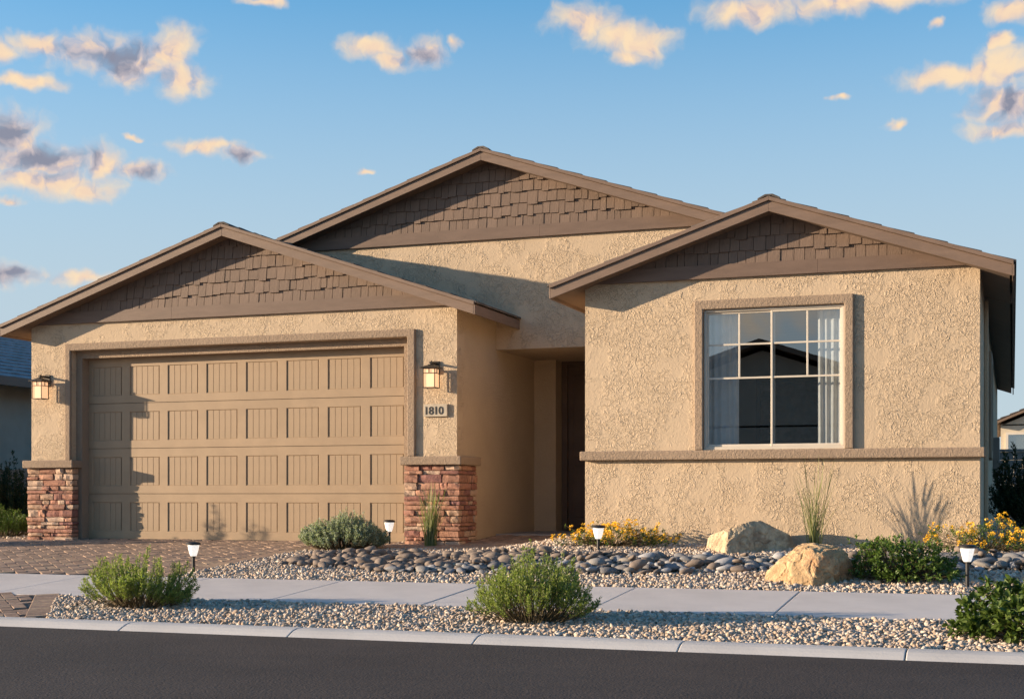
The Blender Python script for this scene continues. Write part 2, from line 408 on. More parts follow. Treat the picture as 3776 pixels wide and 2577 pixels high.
MT['small'] = leafmat('small_leaf', [(0.05, 0.10, 0.02), (0.09, 0.15, 0.03), (0.14, 0.20, 0.05), (0.065, 0.12, 0.026)], 0.45, 0.3)
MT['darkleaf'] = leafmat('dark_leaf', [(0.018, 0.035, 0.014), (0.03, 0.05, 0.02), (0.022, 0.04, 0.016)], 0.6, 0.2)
MT['grass'] = leafmat('grass_blade', [(0.12, 0.17, 0.06), (0.20, 0.23, 0.09), (0.27, 0.26, 0.13), (0.15, 0.19, 0.08), (0.34, 0.30, 0.17)], 0.6, 0.35)
MT['stem'] = simple('plant_stem', (0.13, 0.10, 0.055), 0.85, 0.2, 20)
MT['flower'] = leafmat('lantana_flower', [(0.85, 0.48, 0.03), (0.90, 0.58, 0.06), (0.80, 0.40, 0.02), (0.92, 0.66, 0.12)], 0.6, 0.3)
MT['flower_w'] = leafmat('pale_flower', [(0.75, 0.74, 0.70), (0.62, 0.62, 0.66)], 0.6, 0.3)
MT['n_wall'] = simple('neighbour_stucco', (0.36, 0.315, 0.255), 0.9, 0.05, 2, 0.004, 40)
MT['n_wall2'] = simple('neighbour_stucco_cream', (0.50, 0.43, 0.33), 0.9, 0.05, 2, 0.004, 40)
MT['block'] = simple('block_wall', (0.20, 0.175, 0.155), 0.9, 0.08, 2, 0.003, 40)
MT['block_tan'] = simple('block_wall_tan', (0.30, 0.235, 0.185), 0.9, 0.08, 2, 0.003, 40)
MT['picture'] = simple('picture_print', (0.30, 0.29, 0.27), 0.7, 0.4, 4)
MT['gable_back'] = MT['soffit']

# ------------------------------------------------------------------ mesh helpers
class MB:
    def __init__(s): s.v = []; s.f = []
    def add(s, vs, fs):
        o = len(s.v); s.v += [tuple(p) for p in vs]; s.f += [tuple(i + o for i in f) for f in fs]; return s
    def box(s, x0, x1, y0, y1, z0, z1):
        return s.add([(x0, y0, z0), (x1, y0, z0), (x1, y1, z0), (x0, y1, z0), (x0, y0, z1), (x1, y0, z1), (x1, y1, z1), (x0, y1, z1)],
                     [(0, 3, 2, 1), (4, 5, 6, 7), (0, 1, 5, 4), (1, 2, 6, 5), (2, 3, 7, 6), (3, 0, 4, 7)])
    def xz(s, poly, y0, y1):            # prism of a polygon in X,Z from y0 (front) to y1; poly counter-clockwise seen from the street
        n = len(poly)
        vs = [(p[0], y0, p[1]) for p in poly] + [(p[0], y1, p[1]) for p in poly]
        fs = [tuple(range(n)), tuple(range(2 * n - 1, n - 1, -1))]
        fs += [(i, i + n, (i + 1) % n + n, (i + 1) % n) for i in range(n)]
        return s.add(vs, fs)
    def xy(s, poly, z0, z1):
        n = len(poly)
        vs = [(p[0], p[1], z0) for p in poly] + [(p[0], p[1], z1) for p in poly]
        fs = [tuple(range(n - 1, -1, -1)), tuple(range(n, 2 * n))]
        fs += [(i, (i + 1) % n, (i + 1) % n + n, i + n) for i in range(n)]
        return s.add(vs, fs)
    def yz(s, poly, x0, x1):            # poly in (Y,Z)
        n = len(poly)
        vs = [(x0, p[0], p[1]) for p in poly] + [(x1, p[0], p[1]) for p in poly]
        fs = [tuple(range(n - 1, -1, -1)), tuple(range(n, 2 * n))]
        fs += [(i, (i + 1) % n, (i + 1) % n + n, i + n) for i in range(n)]
        return s.add(vs, fs)
    def lathe(s, prof, cx, cy, n=20):   # prof [(r,z)]
        o = len(s.v)
        for r, z in prof:
            for k in range(n):
                a = 2 * math.pi * k / n; s.v.append((cx + r * math.cos(a), cy + r * math.sin(a), z))
        for j in range(len(prof) - 1):
            for k in range(n):
                s.f.append((o + j * n + k, o + j * n + (k + 1) % n, o + (j + 1) * n + (k + 1) % n, o + (j + 1) * n + k))
        s.f.append(tuple(o + k for k in range(n - 1, -1, -1)))
        s.f.append(tuple(o + (len(prof) - 1) * n + k for k in range(n)))
        return s
    def tube(s, pts, rad, n=6):
        o = len(s.v); m = len(pts)
        for i, p in enumerate(pts):
            p = Vector(p); a = Vector(pts[max(i - 1, 0)]); b = Vector(pts[min(i + 1, m - 1)])
            t = (b - a).normalized(); u = t.cross(Vector((0.31, 0.2, 0.93))).normalized(); w = t.cross(u)
            r = rad[i] if isinstance(rad, (list, tuple)) else rad
            for k in range(n):
                an = 2 * math.pi * k / n; q = p + u * (r * math.cos(an)) + w * (r * math.sin(an)); s.v.append(tuple(q))
        for i in range(m - 1):
            for k in range(n):
                s.f.append((o + i * n + k, o + i * n + (k + 1) % n, o + (i + 1) * n + (k + 1) % n, o + (i + 1) * n + k))
        s.f.append(tuple(o + k for k in range(n - 1, -1, -1))); s.f.append(tuple(o + (m - 1) * n + k for k in range(n)))
        return s

def base_of(parent):
    b = Vector((0, 0, 0)); p = parent
    while p is not None:
        b += p.location; p = p.parent
    return b

def link(name, me, parent=None, loc=(0, 0, 0)):
    o = bpy.data.objects.new(name, me); COL.objects.link(o); o.location = loc
    if parent is not None: o.parent = parent
    return o

def mesh_from(name, verts, faces, m, bev=0.0, smoothf=False, fixn=True, seg=1):
    me = bpy.data.meshes.new(name); me.from_pydata(verts, [], faces)
    if bev or fixn:
        bm = bmesh.new(); bm.from_mesh(me)
        if fixn: bmesh.ops.recalc_face_normals(bm, faces=bm.faces)
        if bev:
            es = [e for e in bm.edges if len(e.link_faces) == 2 and e.calc_face_angle(0) > 0.4]
            bmesh.ops.bevel(bm, geom=es, offset=bev, segments=seg, affect='EDGES', profile=0.5, clamp_overlap=True)
        bm.to_mesh(me); bm.free()
    if smoothf: me.polygons.foreach_set('use_smooth', [True] * len(me.polygons))
    me.materials.append(m); me.update()
    return me

def part(name, mb, m, parent=None, bev=0.0, smoothf=False, fixn=True, seg=1):
    b = base_of(parent) if parent is not None else Vector((0, 0, 0))
    vs = mb.v if b.length == 0 else [(x - b.x, y - b.y, z - b.z) for x, y, z in mb.v]
    return link(name, mesh_from(name, vs, mb.f, m, bev, smoothf, fixn, seg), parent)

def tag(o, label, cat, group=None):
    o['label'] = label; o['category'] = cat
    if group: o['group'] = group
    return o

def thing(name, loc, label, cat, group=None):
    o = bpy.data.objects.new(name, None); COL.objects.link(o); o.location = loc; o.empty_display_size = 0.2
    return tag(o, label, cat, group)

def single(name, mb, m, base, label, cat, group=None, **kw):
    """a top-level thing of one mesh whose origin is at its base"""
    vs = [(x - base[0], y - base[1], z - base[2]) for x, y, z in mb.v]
    return tag(link(name, mesh_from(name, vs, mb.f, m, **kw), None, base), label, cat, group)

def struct(o): o['kind'] = 'structure'; return o
def stuff(o): o['kind'] = 'stuff'; return o

def clip(poly, f):
    """keep the part of the polygon where f(p) >= 0 (f linear)"""
    out = []
    for i in range(len(poly)):
        a, b = poly[i], poly[(i + 1) % len(poly)]; fa, fb = f(a), f(b)
        if fa >= 0: out.append(a)
        if (fa >= 0) != (fb >= 0):
            t = fa / (fa - fb); out.append((a[0] + t * (b[0] - a[0]), a[1] + t * (b[1] - a[1])))
    return out

def sstep(t):
    t = max(0.0, min(1.0, t)); return t * t * (3 - 2 * t)

def ground_z(x, y):
    b = 0.06 * (min(y, 0.5) + 0.3)
    return b + 0.125 * sstep((x - 6.0) / 1.4) * sstep((y + 4.1) / 2.9)

# ------------------------------------------------------------------ ground, road, kerb, sidewalk
def build_ground():
    prof = [(-900, -1.2), (-30, -1.0), (-17.6, -0.72), (-7.0, -0.56), (-5.64, -0.40), (-4.1, -0.30), (0.5, -0.02), (4, 0.0), (20, -0.04), (900, -1.0)]
    xs = [-900, -60, -30, -10, 0, 10, 20, 40, 900]
    mb = MB()
    for y, z in prof:
        for x in xs: mb.v.append((x, y, z))
    n = len(xs)
    for j in range(len(prof) - 1):
        for i in range(n - 1): mb.f.append((j * n + i, j * n + i + 1, (j + 1) * n + i + 1, (j + 1) * n + i))
    struct(part('ground', mb, MT['soil']))
    rd = MB()
    ys = [(-7.236, -0.4475), (-12.3, -0.445), (-17.3, -0.53)]
    for y, z in ys:
        for x in (-90, 0, 6, 12, 90): rd.v.append((x, y, z))
    for j in range(2):
        for i in range(4): rd.f.append((j * 5 + i, (j + 1) * 5 + i, (j + 1) * 5 + i + 1, j * 5 + i + 1))
    struct(part('road', rd, MT['asphalt']))
    # kerb: rolled profile, cast in lengths with open joints
    kb = struct(part('kerb', MB().box(-30, 40, -7.24, -6.99, -0.56, -0.475), MT['joint']))
    prof = [(-6.985, -0.56), (-6.985, -0.402), (-7.00, -0.396), (-7.10, -0.398), (-7.15, -0.406), (-7.20, -0.424), (-7.25, -0.446), (-7.285, -0.459), (-7.30, -0.475), (-7.30, -0.56)]
    j0 = 10.06; pit = 1.478
    pm = None
    for k in range(-9, 5):
        x0 = j0 + k * pit + 0.004
        if pm is None:
            m = MB(); n = len(prof)
            for x in (0, 0.006, pit - 0.014, pit - 0.008):
                for y, z in prof:
                    dz = -0.004 if (x in (0, pit - 0.008) and z > -0.5) else 0
                    m.v.append((x, y, z + dz))
            for a in range(3):
                for i in range(n - 1): m.f.append((a * n + i, a * n + i + 1, (a + 1) * n + i + 1, (a + 1) * n + i))
            m.f.append(tuple(range(n))); m.f.append(tuple(range(4 * n - 1, 3 * n - 1, -1)))
            pm = mesh_from('kerb_stone', m.v, m.f, MT['kerb'])
        link('kerb_stone', pm, kb, (x0, 0, 0))
    # sidewalk slabs on the same cross fall
    def pl(y): return 0.06 * (y + 0.3)
    sw = struct(part('sidewalk', MB().yz([(-5.62, pl(-5.62) - 0.10), (-4.12, pl(-4.12) - 0.10), (-4.12, pl(-4.12) - 0.03), (-5.62, pl(-5.62) - 0.03)], -20, 18), MT['joint']))
    pit = 1.4775
    m = MB().yz([(-5.64, pl(-5.64) - 0.10), (-4.10, pl(-4.10) - 0.10), (-4.10, pl(-4.10)), (-5.64, pl(-5.64))], 0.0, pit - 0.011)
    sm = mesh_from('slab', m.v, m.f, MT['conc'], 0.006, seg=2)
    for k in range(-12, 5):
        o = link('slab', sm, sw, (10.435 + k * pit + 0.0055, 0, rnd.uniform(-0.002, 0.002)))
build_ground()

# ---- driveway: herringbone pavers with a soldier-course border
DRIVE = [(-3.9, -4.09), (3.74, -4.09), (3.76, -2.6), (3.78, -1.7), (3.86, -1.15), (4.15, -0.85), (4.6, -0.70), (6.55, -0.62), (6.95, -0.15), (7.05, 0.4), (7.05, 1.10), (5.70, 1.10), (5.70, 0.40), (4.78, 0.36), (4.78, -0.02), (-3.9, -0.02)]
APRON = [(-2.9, -6.98), (4.50, -6.98), (3.58, -5.65), (-2.9, -5.65)]
def inside(poly, x, y):
    c = False; n = len(poly)
    for i in range(n):
        x0, y0 = poly[i]; x1, y1 = poly[(i + 1) % n]
        if (y0 > y) != (y1 > y) and x < (x1 - x0) * (y - y0) / (y1 - y0) + x0: c = not c
    return c
def pz(y): return 0.06 * (y + 0.3)
def build_drive():
    L, W = 0.232, 0.116
    m = MB().box(-L / 2 + 0.002, L / 2 - 0.002, -W / 2 + 0.002, W / 2 - 0.002, -0.05, 0.0)
    pm = mesh_from('paver', m.v, m.f, MT['paver'], 0.006)
    spots = []
    ca, sa = math.cos(R(45)), math.sin(R(45))
    for i in range(-75, 75):
        for j in range(-75, 75):
            t = (i - j) % 4
            if t == 0: cx, cy, rot = (i + 1) * W, (j + 0.5) * W, 0.0
            elif t == 3: cx, cy, rot = (i + 0.5) * W, (j + 1) * W, math.pi / 2
            else: continue
            x = cx * ca - cy * sa; y = cx * sa + cy * ca
            spots.append((x + 0.5, y - 2.0, rot + R(45)))
    def setup(nm, poly, label):
        mb = MB().xy(poly, 0, 0.02)
        mb.v = [(x, y, pz(y) - 0.034 + z) for x, y, z in mb.v]
        return struct(part(nm, mb, MT['joint']))
    drv = setup('driveway', DRIVE, ''); apr = setup('driveway_apron', APRON, '')
    near = []; rest = MB()
    seen = set()
    for x, y, r in spots:
        key = (round(x, 2), round(y, 2))
        if key in seen: continue
        if inside(DRIVE, x, y) and x > -3.3: near.append((x, y, r, drv)); seen.add(key)
        elif inside(APRON, x, y) and x > 1.6: near.append((x, y, r, apr)); seen.add(key)
    cx, cy = 12.19, -16.5
    def infr(x, y): return x > -1.5 - 0.83 * y
    dr = sorted([q for q in near if q[3] is drv], key=lambda q: (not infr(q[0], q[1]), (q[0] - cx) ** 2 + (q[1] - cy) ** 2))
    ap = [q for q in near if q[3] is apr]
    tilt = lambda: (rnd.uniform(-0.02, 0.02) + 0.06, rnd.uniform(-0.014, 0.014))
    for nn, lst in (('d', dr), ('a', ap)):
        for k, (x, y, r, par) in enumerate(lst):
            tx, ty = tilt()
            if k < 260:
                o = link('paver', pm, par, (x, y, pz(y) + rnd.uniform(-0.003, 0.003)))
                o.rotation_euler = (Matrix.Rotation(tx, 3, 'X') @ Matrix.Rotation(r, 3, 'Z')).to_euler()
            elif nn == 'd':
                M = Matrix.Translation((x, y, pz(y) + rnd.uniform(-0.003, 0.003))) @ Matrix.Rotation(tx, 4, 'X') @ Matrix.Rotation(r, 4, 'Z')
                rest.add([tuple(M @ v.co) for v in pm.vertices], [tuple(p.vertices) for p in pm.polygons])
    o = part('paver_field', rest, MT['paverf'], drv, fixn=False); stuff(o)
    # borders
    def border(poly_pts, par, wid, off):
        bm_ = MB().box(-0.055, 0.055, 0, wid, -0.055, 0.004)
        bme = mesh_from('border_paver', bm_.v, bm_.f, MT['paver'], 0.006)
        for (a, b) in zip(poly_pts[:-1], poly_pts[1:]):
            a = Vector(a); b = Vector(b); d = b - a; n = max(1, int(round(d.length / 0.116)))
            for k in range(n):
                p = a + d * ((k + 0.5) / n)
                o = link('border_paver', bme, par, (p.x, p.y, pz(p.y)))
                e = Matrix.Rotation(0.06, 3, 'X') @ Matrix.Rotation(math.atan2(d.y, d.x) + off, 3, 'Z')
                o.rotation_euler = e.to_euler()
    border([(3.74, -4.08), (3.76, -2.6), (3.78, -1.7), (3.86, -1.15), (4.15, -0.85), (4.6, -0.70), (6.55, -0.62), (6.95, -0.15), (7.05, 0.4)], drv, 0.22, math.pi)
    border([(4.50, -6.95), (3.58, -5.66)], apr, 0.22, math.pi)
build_drive()

# ------------------------------------------------------------------ the house
house = thing('house', (0, 0, 0), 'single-storey tan stucco house with three brown gables, garage and front window', 'house')
SL = 1 / 3.0
YG, YM, YBAY = -0.245, 1.15, -1.19      # planes of the garage front, the main gable wall, the bay front

class Gable:
    def __init__(s, xc, half, ztip, yf, yw): s.xc, s.half, s.zt, s.yf, s.yw = xc, half, ztip, yf, yw
    def zb(s, x): return s.zt + SL * (s.half - abs(x - s.xc))
GG = Gable(2.44, 3.53, 2.828, -0.505, YG)
GB = Gable(9.73, 2.45, 2.828, -1.465, YBAY)
GM = Gable(5.54, 6.64, 2.845, 0.88, YM)

def gable_roof(g, ybl, ybr):
    xl, xr, xc = g.xc - g.half, g.xc + g.half, g.xc
    za = g.zb(xc)
    for sgn, yb in ((-1, ybl), (1, ybr)):
        xt = xc + sgn * g.half
        def band(lo, hi, y0, y1, ext=0.0):
            xe = xt + sgn * ext; ze = g.zt - SL * ext
            pts = [(xe, ze + lo), (xc, za + lo), (xc, za + hi), (xe, ze + hi)]
            if sgn > 0: pts = pts[::-1]
            return MB().xz(pts, y0, y1)
        part('roof_deck', band(0.016, 0.135, g.yf + 0.026, yb, -0.024), MT['soffit'], house)
        part('fascia_board', band(0.0, 0.112, g.yf, g.yf + 0.024), MT['fascia'], house, 0.003)
        part('rake_trim', band(0.114, 0.158, g.yf - 0.022, g.yf + 0.02, 0.014), MT['fascia'], house, 0.003)
        # eave board along the side
        x0, x1 = (xt - 0.0, xt + 0.022) if sgn > 0 else (xt - 0.022, xt)
        part('eave_board', MB().box(x0, x1, g.yf + 0.001, yb, g.zt - 0.004, g.zt + 0.118), MT['fascia'], house, 0.003)
        # tile courses
        e = 0.33; n = int(g.half / e) + 1
        for k in range(n):
            d0 = k * e - 0.04; d1 = min(d0 + e + 0.03, g.half)
            if d1 <= d0: break
            xa, xb = xt - sgn * d0, xt - sgn * d1
            z0 = g.zt + SL * d0 + 0.137; z1 = g.zt + SL * d1 + 0.137
            pts = [(xa, z0 + 0.006), (xb, z1), (xb, z1 + 0.018), (xa, z0 + 0.034)]
            if sgn > 0: pts = pts[::-1]
            part('tile_course', MB().xz(pts, g.yf - 0.012 + rnd.uniform(-0.004, 0.004), yb), MT['tile'], house, 0.004)
    # ridge caps
    y = g.yf - 0.02; ye = min(ybl, ybr); k = 0
    while y < ye and k < 40:
        m = MB(); zt = za + 0.160; h = 0.12; y1 = min(y + 0.45, ye)
        for (yy, up) in ((y, 0.020), (y1, 0.008)):
            for dx, dz in ((-h, -h * SL), (-0.04, 0.0), (0.04, 0.0), (h, -h * SL)): m.v.append((xc + dx, yy, zt + dz + up))
            for dx, dz in ((h, -h * SL), (0.03, 0.0), (-0.03, 0.0), (-h, -h * SL)): m.v.append((xc + dx, yy, zt + dz + up - 0.022))
        m.f = [tuple(range(7, -1, -1)), tuple(range(8, 16))] + [(i, (i + 1) % 8, (i + 1) % 8 + 8, i + 8) for i in range(8)]
        part('ridge_cap', m, MT['tile'], house, 0.003); y += 0.40; k += 1
gable_roof(GG, 0.84, YM - 0.001)
gable_roof(GB, YM - 0.001, 0.84)
gable_roof(GM, 16.3, 16.3)

def under(g, poly, lift=0.06):
    """clip an X,Z polygon to below the rakes"""
    p = clip(poly, lambda q: g.zt + lift + SL * (q[0] - (g.xc - g.half)) - q[1])
    if p: p = clip(p, lambda q: g.zt + lift + SL * ((g.xc + g.half) - q[0]) - q[1])
    return p

# garage front: left pier, right pier, lintel and gable
w = MB()
w.box(-0.775, -0.099, YG, 0.0, -0.2, 2.612); w.box(4.985, 5.65, YG, 0.0, -0.2, 2.612)
w.xz(under(GG, [(-0.775, 2.612), (5.65, 2.612), (5.65, 4.5), (-0.775, 4.5)]), YG, 0.0)
part('garage_wall', w, MT['stucco'], house)
part('garage_side_wall', MB().box(5.40, 5.649, 0.0, 2.76, -0.2, 2.98), MT['stucco_s'], house)
part('garage_far_wall', MB().box(-0.774, -0.6, 0.0, 16.0, -0.2, 2.98), MT['stucco_s'], house)
# raised surround and stepped reveal of the garage opening
s_ = MB(); ys = YG - 0.04
s_.xz([(-0.188, 1.10), (-0.099, 1.10), (-0.099, 2.612), (4.985, 2.612), (4.985, 1.10), (5.093, 1.10), (5.093, 2.71), (-0.188, 2.71)], ys, YG + 0.001)
part('door_surround', s_, MT['trim'], house, 0.012, seg=2)
r_ = MB(); r_.box(-0.098, 0.0, -0.148, 0.10, -0.1, 2.611); r_.box(4.885, 4.984, -0.148, 0.10, -0.1, 2.611); r_.box(0.0, 4.885, -0.148, 0.10, 2.512, 2.611)
part('door_reveal', r_, MT['trim'], house)
# garage door: four sections, thirty-two recessed panels of five boards
gd = part('garage_door', MB().box(0.0, 4.885, 0.030, 0.06, 0.012, 2.512), MT['door'], house)
SEC = 0.6265
board = MB().xz([(0.0, 0.0), (0.0885, 0.0), (0.0885, 0.39), (0.0, 0.39)], 0.0, 0.012)
bme = mesh_from('panel_board', board.v, board.f, MT['door'], 0.004)
for r in range(4):
    z0 = 0.014 + r * SEC; z1 = z0 + SEC - 0.007
    m = MB()
    pz0, pz1 = z0 + 0.105, z0 + 0.505
    xs = [0.063 + 0.6105 * c for c in range(8)]; pw = 0.484
    m.box(0.001, 4.884, 0.0, 0.028, z0, pz0); m.box(0.001, 4.884, 0.0, 0.028, pz1, z1)
    prev = 0.001
    for x in xs:
        m.box(prev, x, 0.0, 0.028, pz0, pz1); prev = x + pw
    m.box(prev, 4.884, 0.0, 0.028, pz0, pz1)
    m2 = MB()                       # one clean front with bevelled openings
    part('door_section', m, MT['door'], gd)
    for x in xs:
        # chamfer frame round each recess
        f = MB(); c = 0.016
        o4 = [(x, pz0), (x + pw, pz0), (x + pw, pz1), (x, pz1)]
        i4 = [(x + c, pz0 + c), (x + pw - c, pz0 + c), (x + pw - c, pz1 - c), (x + c, pz1 - c)]
        f.v = [(a, 0.0, b) for a, b in o4] + [(a, 0.021, b) for a, b in i4]
        f.f = [(0, 1, 5, 4), (1, 2, 6, 5), (2, 3, 7, 6), (3, 0, 4, 7)]
        part('panel_moulding', f, MT['door'], gd, fixn=False)
        for k in range(5):
            o = link('panel_board', bme, gd, (x + 0.0185 + k * 0.0897, 0.009, pz0 + 0.005 + 0.0))
part('door_seal', MB().box(0.0, 4.885, 0.002, 0.03, -0.02, 0.012), MT['black'], gd)

# ---- stone-veneer pillars with caps
def stone_mesh(x0, x1, y0, y1, z0, z1):
    """ledge stone: rough split box, origin at its centre"""
    nx, nz = max(2, int((x1 - x0) / 0.05)), 3
    cx, cy, cz = (x0 + x1) / 2, (y0 + y1) / 2, (z0 + z1) / 2
    bm = bmesh.new(); bmesh.ops.create_cube(bm, size=1.0)
    bmesh.ops.scale(bm, vec=(x1 - x0, y1 - y0, z1 - z0), verts=bm.verts)
    bmesh.ops.subdivide_edges(bm, edges=bm.edges[:], cuts=2, use_grid_fill=True)
    s = Vector((rnd.uniform(0, 90), rnd.uniform(0, 90), rnd.uniform(0, 90)))
    for v in bm.verts:
        n = mnoise.noise_vector(v.co * 17 + s)
        rr = 0.017
        d = Vector((v.co.x / (x1 - x0), v.co.y / (y1 - y0), v.co.z / (z1 - z0))) * 2
        corner = sum(1 for t in d if abs(t) > 0.98)
        v.co += Vector((n.x * 0.010, n.y * rr, n.z * 0.007))
        if corner >= 2: v.co -= Vector((math.copysign(0.006, d.x) if abs(d.x) > .98 else 0, math.copysign(0.007, d.y) if abs(d.y) > .98 else 0, math.copysign(0.004, d.z) if abs(d.z) > .98 else 0))
    me = bpy.data.meshes.new('stone'); bm.to_mesh(me); bm.free(); me.materials.append(MT['veneer'])
    return me, (cx, cy, cz)
def pillar(x0, x1, yf, yb, label, rseed):
    rr = random.Random(rseed)
    core = part('stone_pillar', MB().box(x0 + 0.03, x1 - 0.03, yf + 0.03, yb, -0.12, 0.99), MT['joint'], house)
    core['label'] = label
    z = -0.05
    hs = rr.sample([0.085, 0.07, 0.05, 0.09, 0.06, 0.045, 0.08, 0.10, 0.055, 0.05, 0.085, 0.06, 0.075, 0.065, 0.045], 15)
    tot = sum(hs); k = 1.04 / tot
    for i, h in enumerate(hs):
        h *= k; x = x0
        wc = rr.uniform(0.10, 0.30)                  # corner stone width on the front
        ends = []
        xe = x1 - wc
        while x < xe - 0.001:
            wd = rr.uniform(0.11, 0.34)
            if xe - x - wd < 0.09: wd = xe - x
            ends.append((x, x + wd)); x += wd
        for a, b in ends:
            zz = [(z, z + h)]
            if h > 0.08 and b - a < 0.22 and rr.random() < 0.4: zz = [(z, z + h * 0.55), (z + h * 0.55, z + h)]
            for c, d in zz:
                pr = rr.uniform(-0.016, 0.020)
                me, cc = stone_mesh(a + 0.002, b - 0.002, yf - pr, yf + 0.06, c + 0.002, d - 0.002); link('stone', me, core, cc)
        dc = min(rr.uniform(0.10, 0.34), yb - yf - 0.02)
        px = rr.uniform(-0.008, 0.012); pr = rr.uniform(-0.010, 0.014)
        me, cc = stone_mesh(xe + 0.002, x1 + px, yf - pr, yf + dc, z + 0.002, z + h - 0.002); link('stone', me, core, cc)
        y = yf + dc
        while y < yb - 0.02:
            wd = rr.uniform(0.12, 0.3)
            if yb - y - wd < 0.07: wd = yb - y
            px = rr.uniform(-0.010, 0.010)
            me, cc = stone_mesh(x1 - 0.06, x1 + px, y + 0.002, y + wd - 0.002, z + 0.002, z + h - 0.002); link('stone', me, core, cc)
            y += wd
        z += h
    part('pillar_cap', MB().box(x0 - 0.035, x1 + 0.045, yf - 0.055, yb + 0.02, 0.993, 1.10), MT['trim'], core, 0.012, seg=2)
pillar(-0.80, -0.045, -0.315, -0.150, 'reddish ledge-stone pillar left of the garage door', 3)
pillar(4.955, 5.705, -0.315, 0.325, 'reddish ledge-stone pillar right of the garage door', 8)

# ---- main gable wall, porch and entry
w = MB()
w.xz(under(GM, [(-0.70, 2.98), (5.651, 2.98), (5.651, 2.564), (7.599, 2.564), (7.599, 2.98), (11.80, 2.98), (11.80, 3.4), (5.54, 5.6), (-0.70, 3.4)]), YM, YM + 0.2)
part('main_wall', w, MT['stucco'], house)
part('porch_ceiling', MB().box(5.651, 7.599, YM + 0.2, 3.3, 2.566, 2.65), MT['stucco_s'], house)
part('porch_pier', MB().box(5.40, 5.976, 2.761, 3.30, -0.1, 2.565), MT['stucco_s'], house)
st = part('porch_step', MB().box(5.652, 7.598, 1.13, 3.25, -0.10, 0.10), MT['step'], house, 0.012, seg=2)
ed = part('entry_door', MB().box(6.07, 7.02, 3.08, 3.12, 0.115, 2.50), MT['entry'], house)
f = MB(); f.box(5.978, 6.068, 3.03, 3.14, 0.1, 2.564); f.box(7.022, 7.12, 3.03, 3.14, 0.1, 2.564); f.box(6.068, 7.022, 3.03, 3.14, 2.50, 2.564)
part('door_frame', f, MT['entry'], ed, 0.006)
for (a, b) in ((6.15, 6.50), (6.58, 6.93)):
    for (c, d) in ((0.30, 1.05), (1.17, 2.36)):
        part('door_panel', MB().box(a, b, 3.066, 3.079, c, d), MT['entry'], ed, 0.008)
part('door_handle', MB().tube([(6.94, 3.08, 1.02), (6.94, 3.03, 1.02), (6.86, 3.03, 1.02)], 0.011, 8), MT['dark'], ed, smoothf=True)
part('entry_wall', MB().box(7.12, 7.601, 3.03, 3.2, -0.1, 2.565), MT['stucco_s'], house)

# ---- bay with the window
WX0, WX1, WZ0, WZ1 = 8.966, 10.492, 1.115, 2.655
w = MB()
w.box(7.60, WX0, YBAY, YBAY + 0.16, -0.2, WZ1); w.box(WX1, 11.865, YBAY, YBAY + 0.16, -0.2, WZ1)
w.box(WX0, WX1, YBAY, YBAY + 0.16, -0.2, WZ0)
w.xz(under(GB, [(7.60, WZ1), (11.865, WZ1), (11.865, 4.0), (7.60, 4.0)]), YBAY, YBAY + 0.16)
part('bay_wall', w, MT['stucco'], house)
part('bay_side_wall', MB().box(7.602, 7.78, YBAY + 0.16, 3.2, -0.1, 2.98), MT['stucco_s'], house)
part('gable_side_wall', MB().box(11.70, 11.864, YBAY + 0.16, 16.0, -0.2, 2.98), MT['stucco_s'], house)
part('back_wall', MB().box(-0.774, 11.864, 16.0, 16.2, -0.2, 2.98), MT['stucco_s'], house)
part('sill_band', MB().box(7.555, 11.915, YBAY - 0.075, YBAY + 0.0, 1.004, 1.107), MT['trim'], house, 0.012, seg=2)
part('sill_band', MB().box(11.866, 11.914, YBAY + 0.001, YBAY + 0.30, 1.006, 1.105), MT['trim'], house, 0.01)
ys = YBAY - 0.042
s_ = MB()
s_.xz([(8.866, 1.109), (8.966, 1.109), (8.966, 2.655), (10.492, 2.655), (10.492, 1.109), (10.590, 1.109), (10.590, 2.757), (8.866, 2.757)], ys, YBAY + 0.05)
part('window_surround', s_, MT['trim'], house, 0.012, seg=2)
win = part('window', MB().box(WX0 + 0.002, WX1 - 0.002, YBAY + 0.005, YBAY + 0.09, WZ0 + 0.0, WZ0 + 0.028), MT['vinyl'], house)
f = MB(); yb0, yb1 = YBAY + 0.006, YBAY + 0.089
f.box(WX0 + 0.002, WX0 + 0.030, yb0, yb1, WZ0 + 0.028, WZ1 - 0.028); f.box(WX1 - 0.030, WX1 - 0.002, yb0, yb1, WZ0 + 0.028, WZ1 - 0.028); f.box(WX0 + 0.002, WX1 - 0.002, yb0, yb1, WZ1 - 0.028, WZ1 - 0.001)
part('window_frame', f, MT['vinyl'], win, 0.003)
ZT = 2.607; xm0, xm1 = 9.698, 9.748
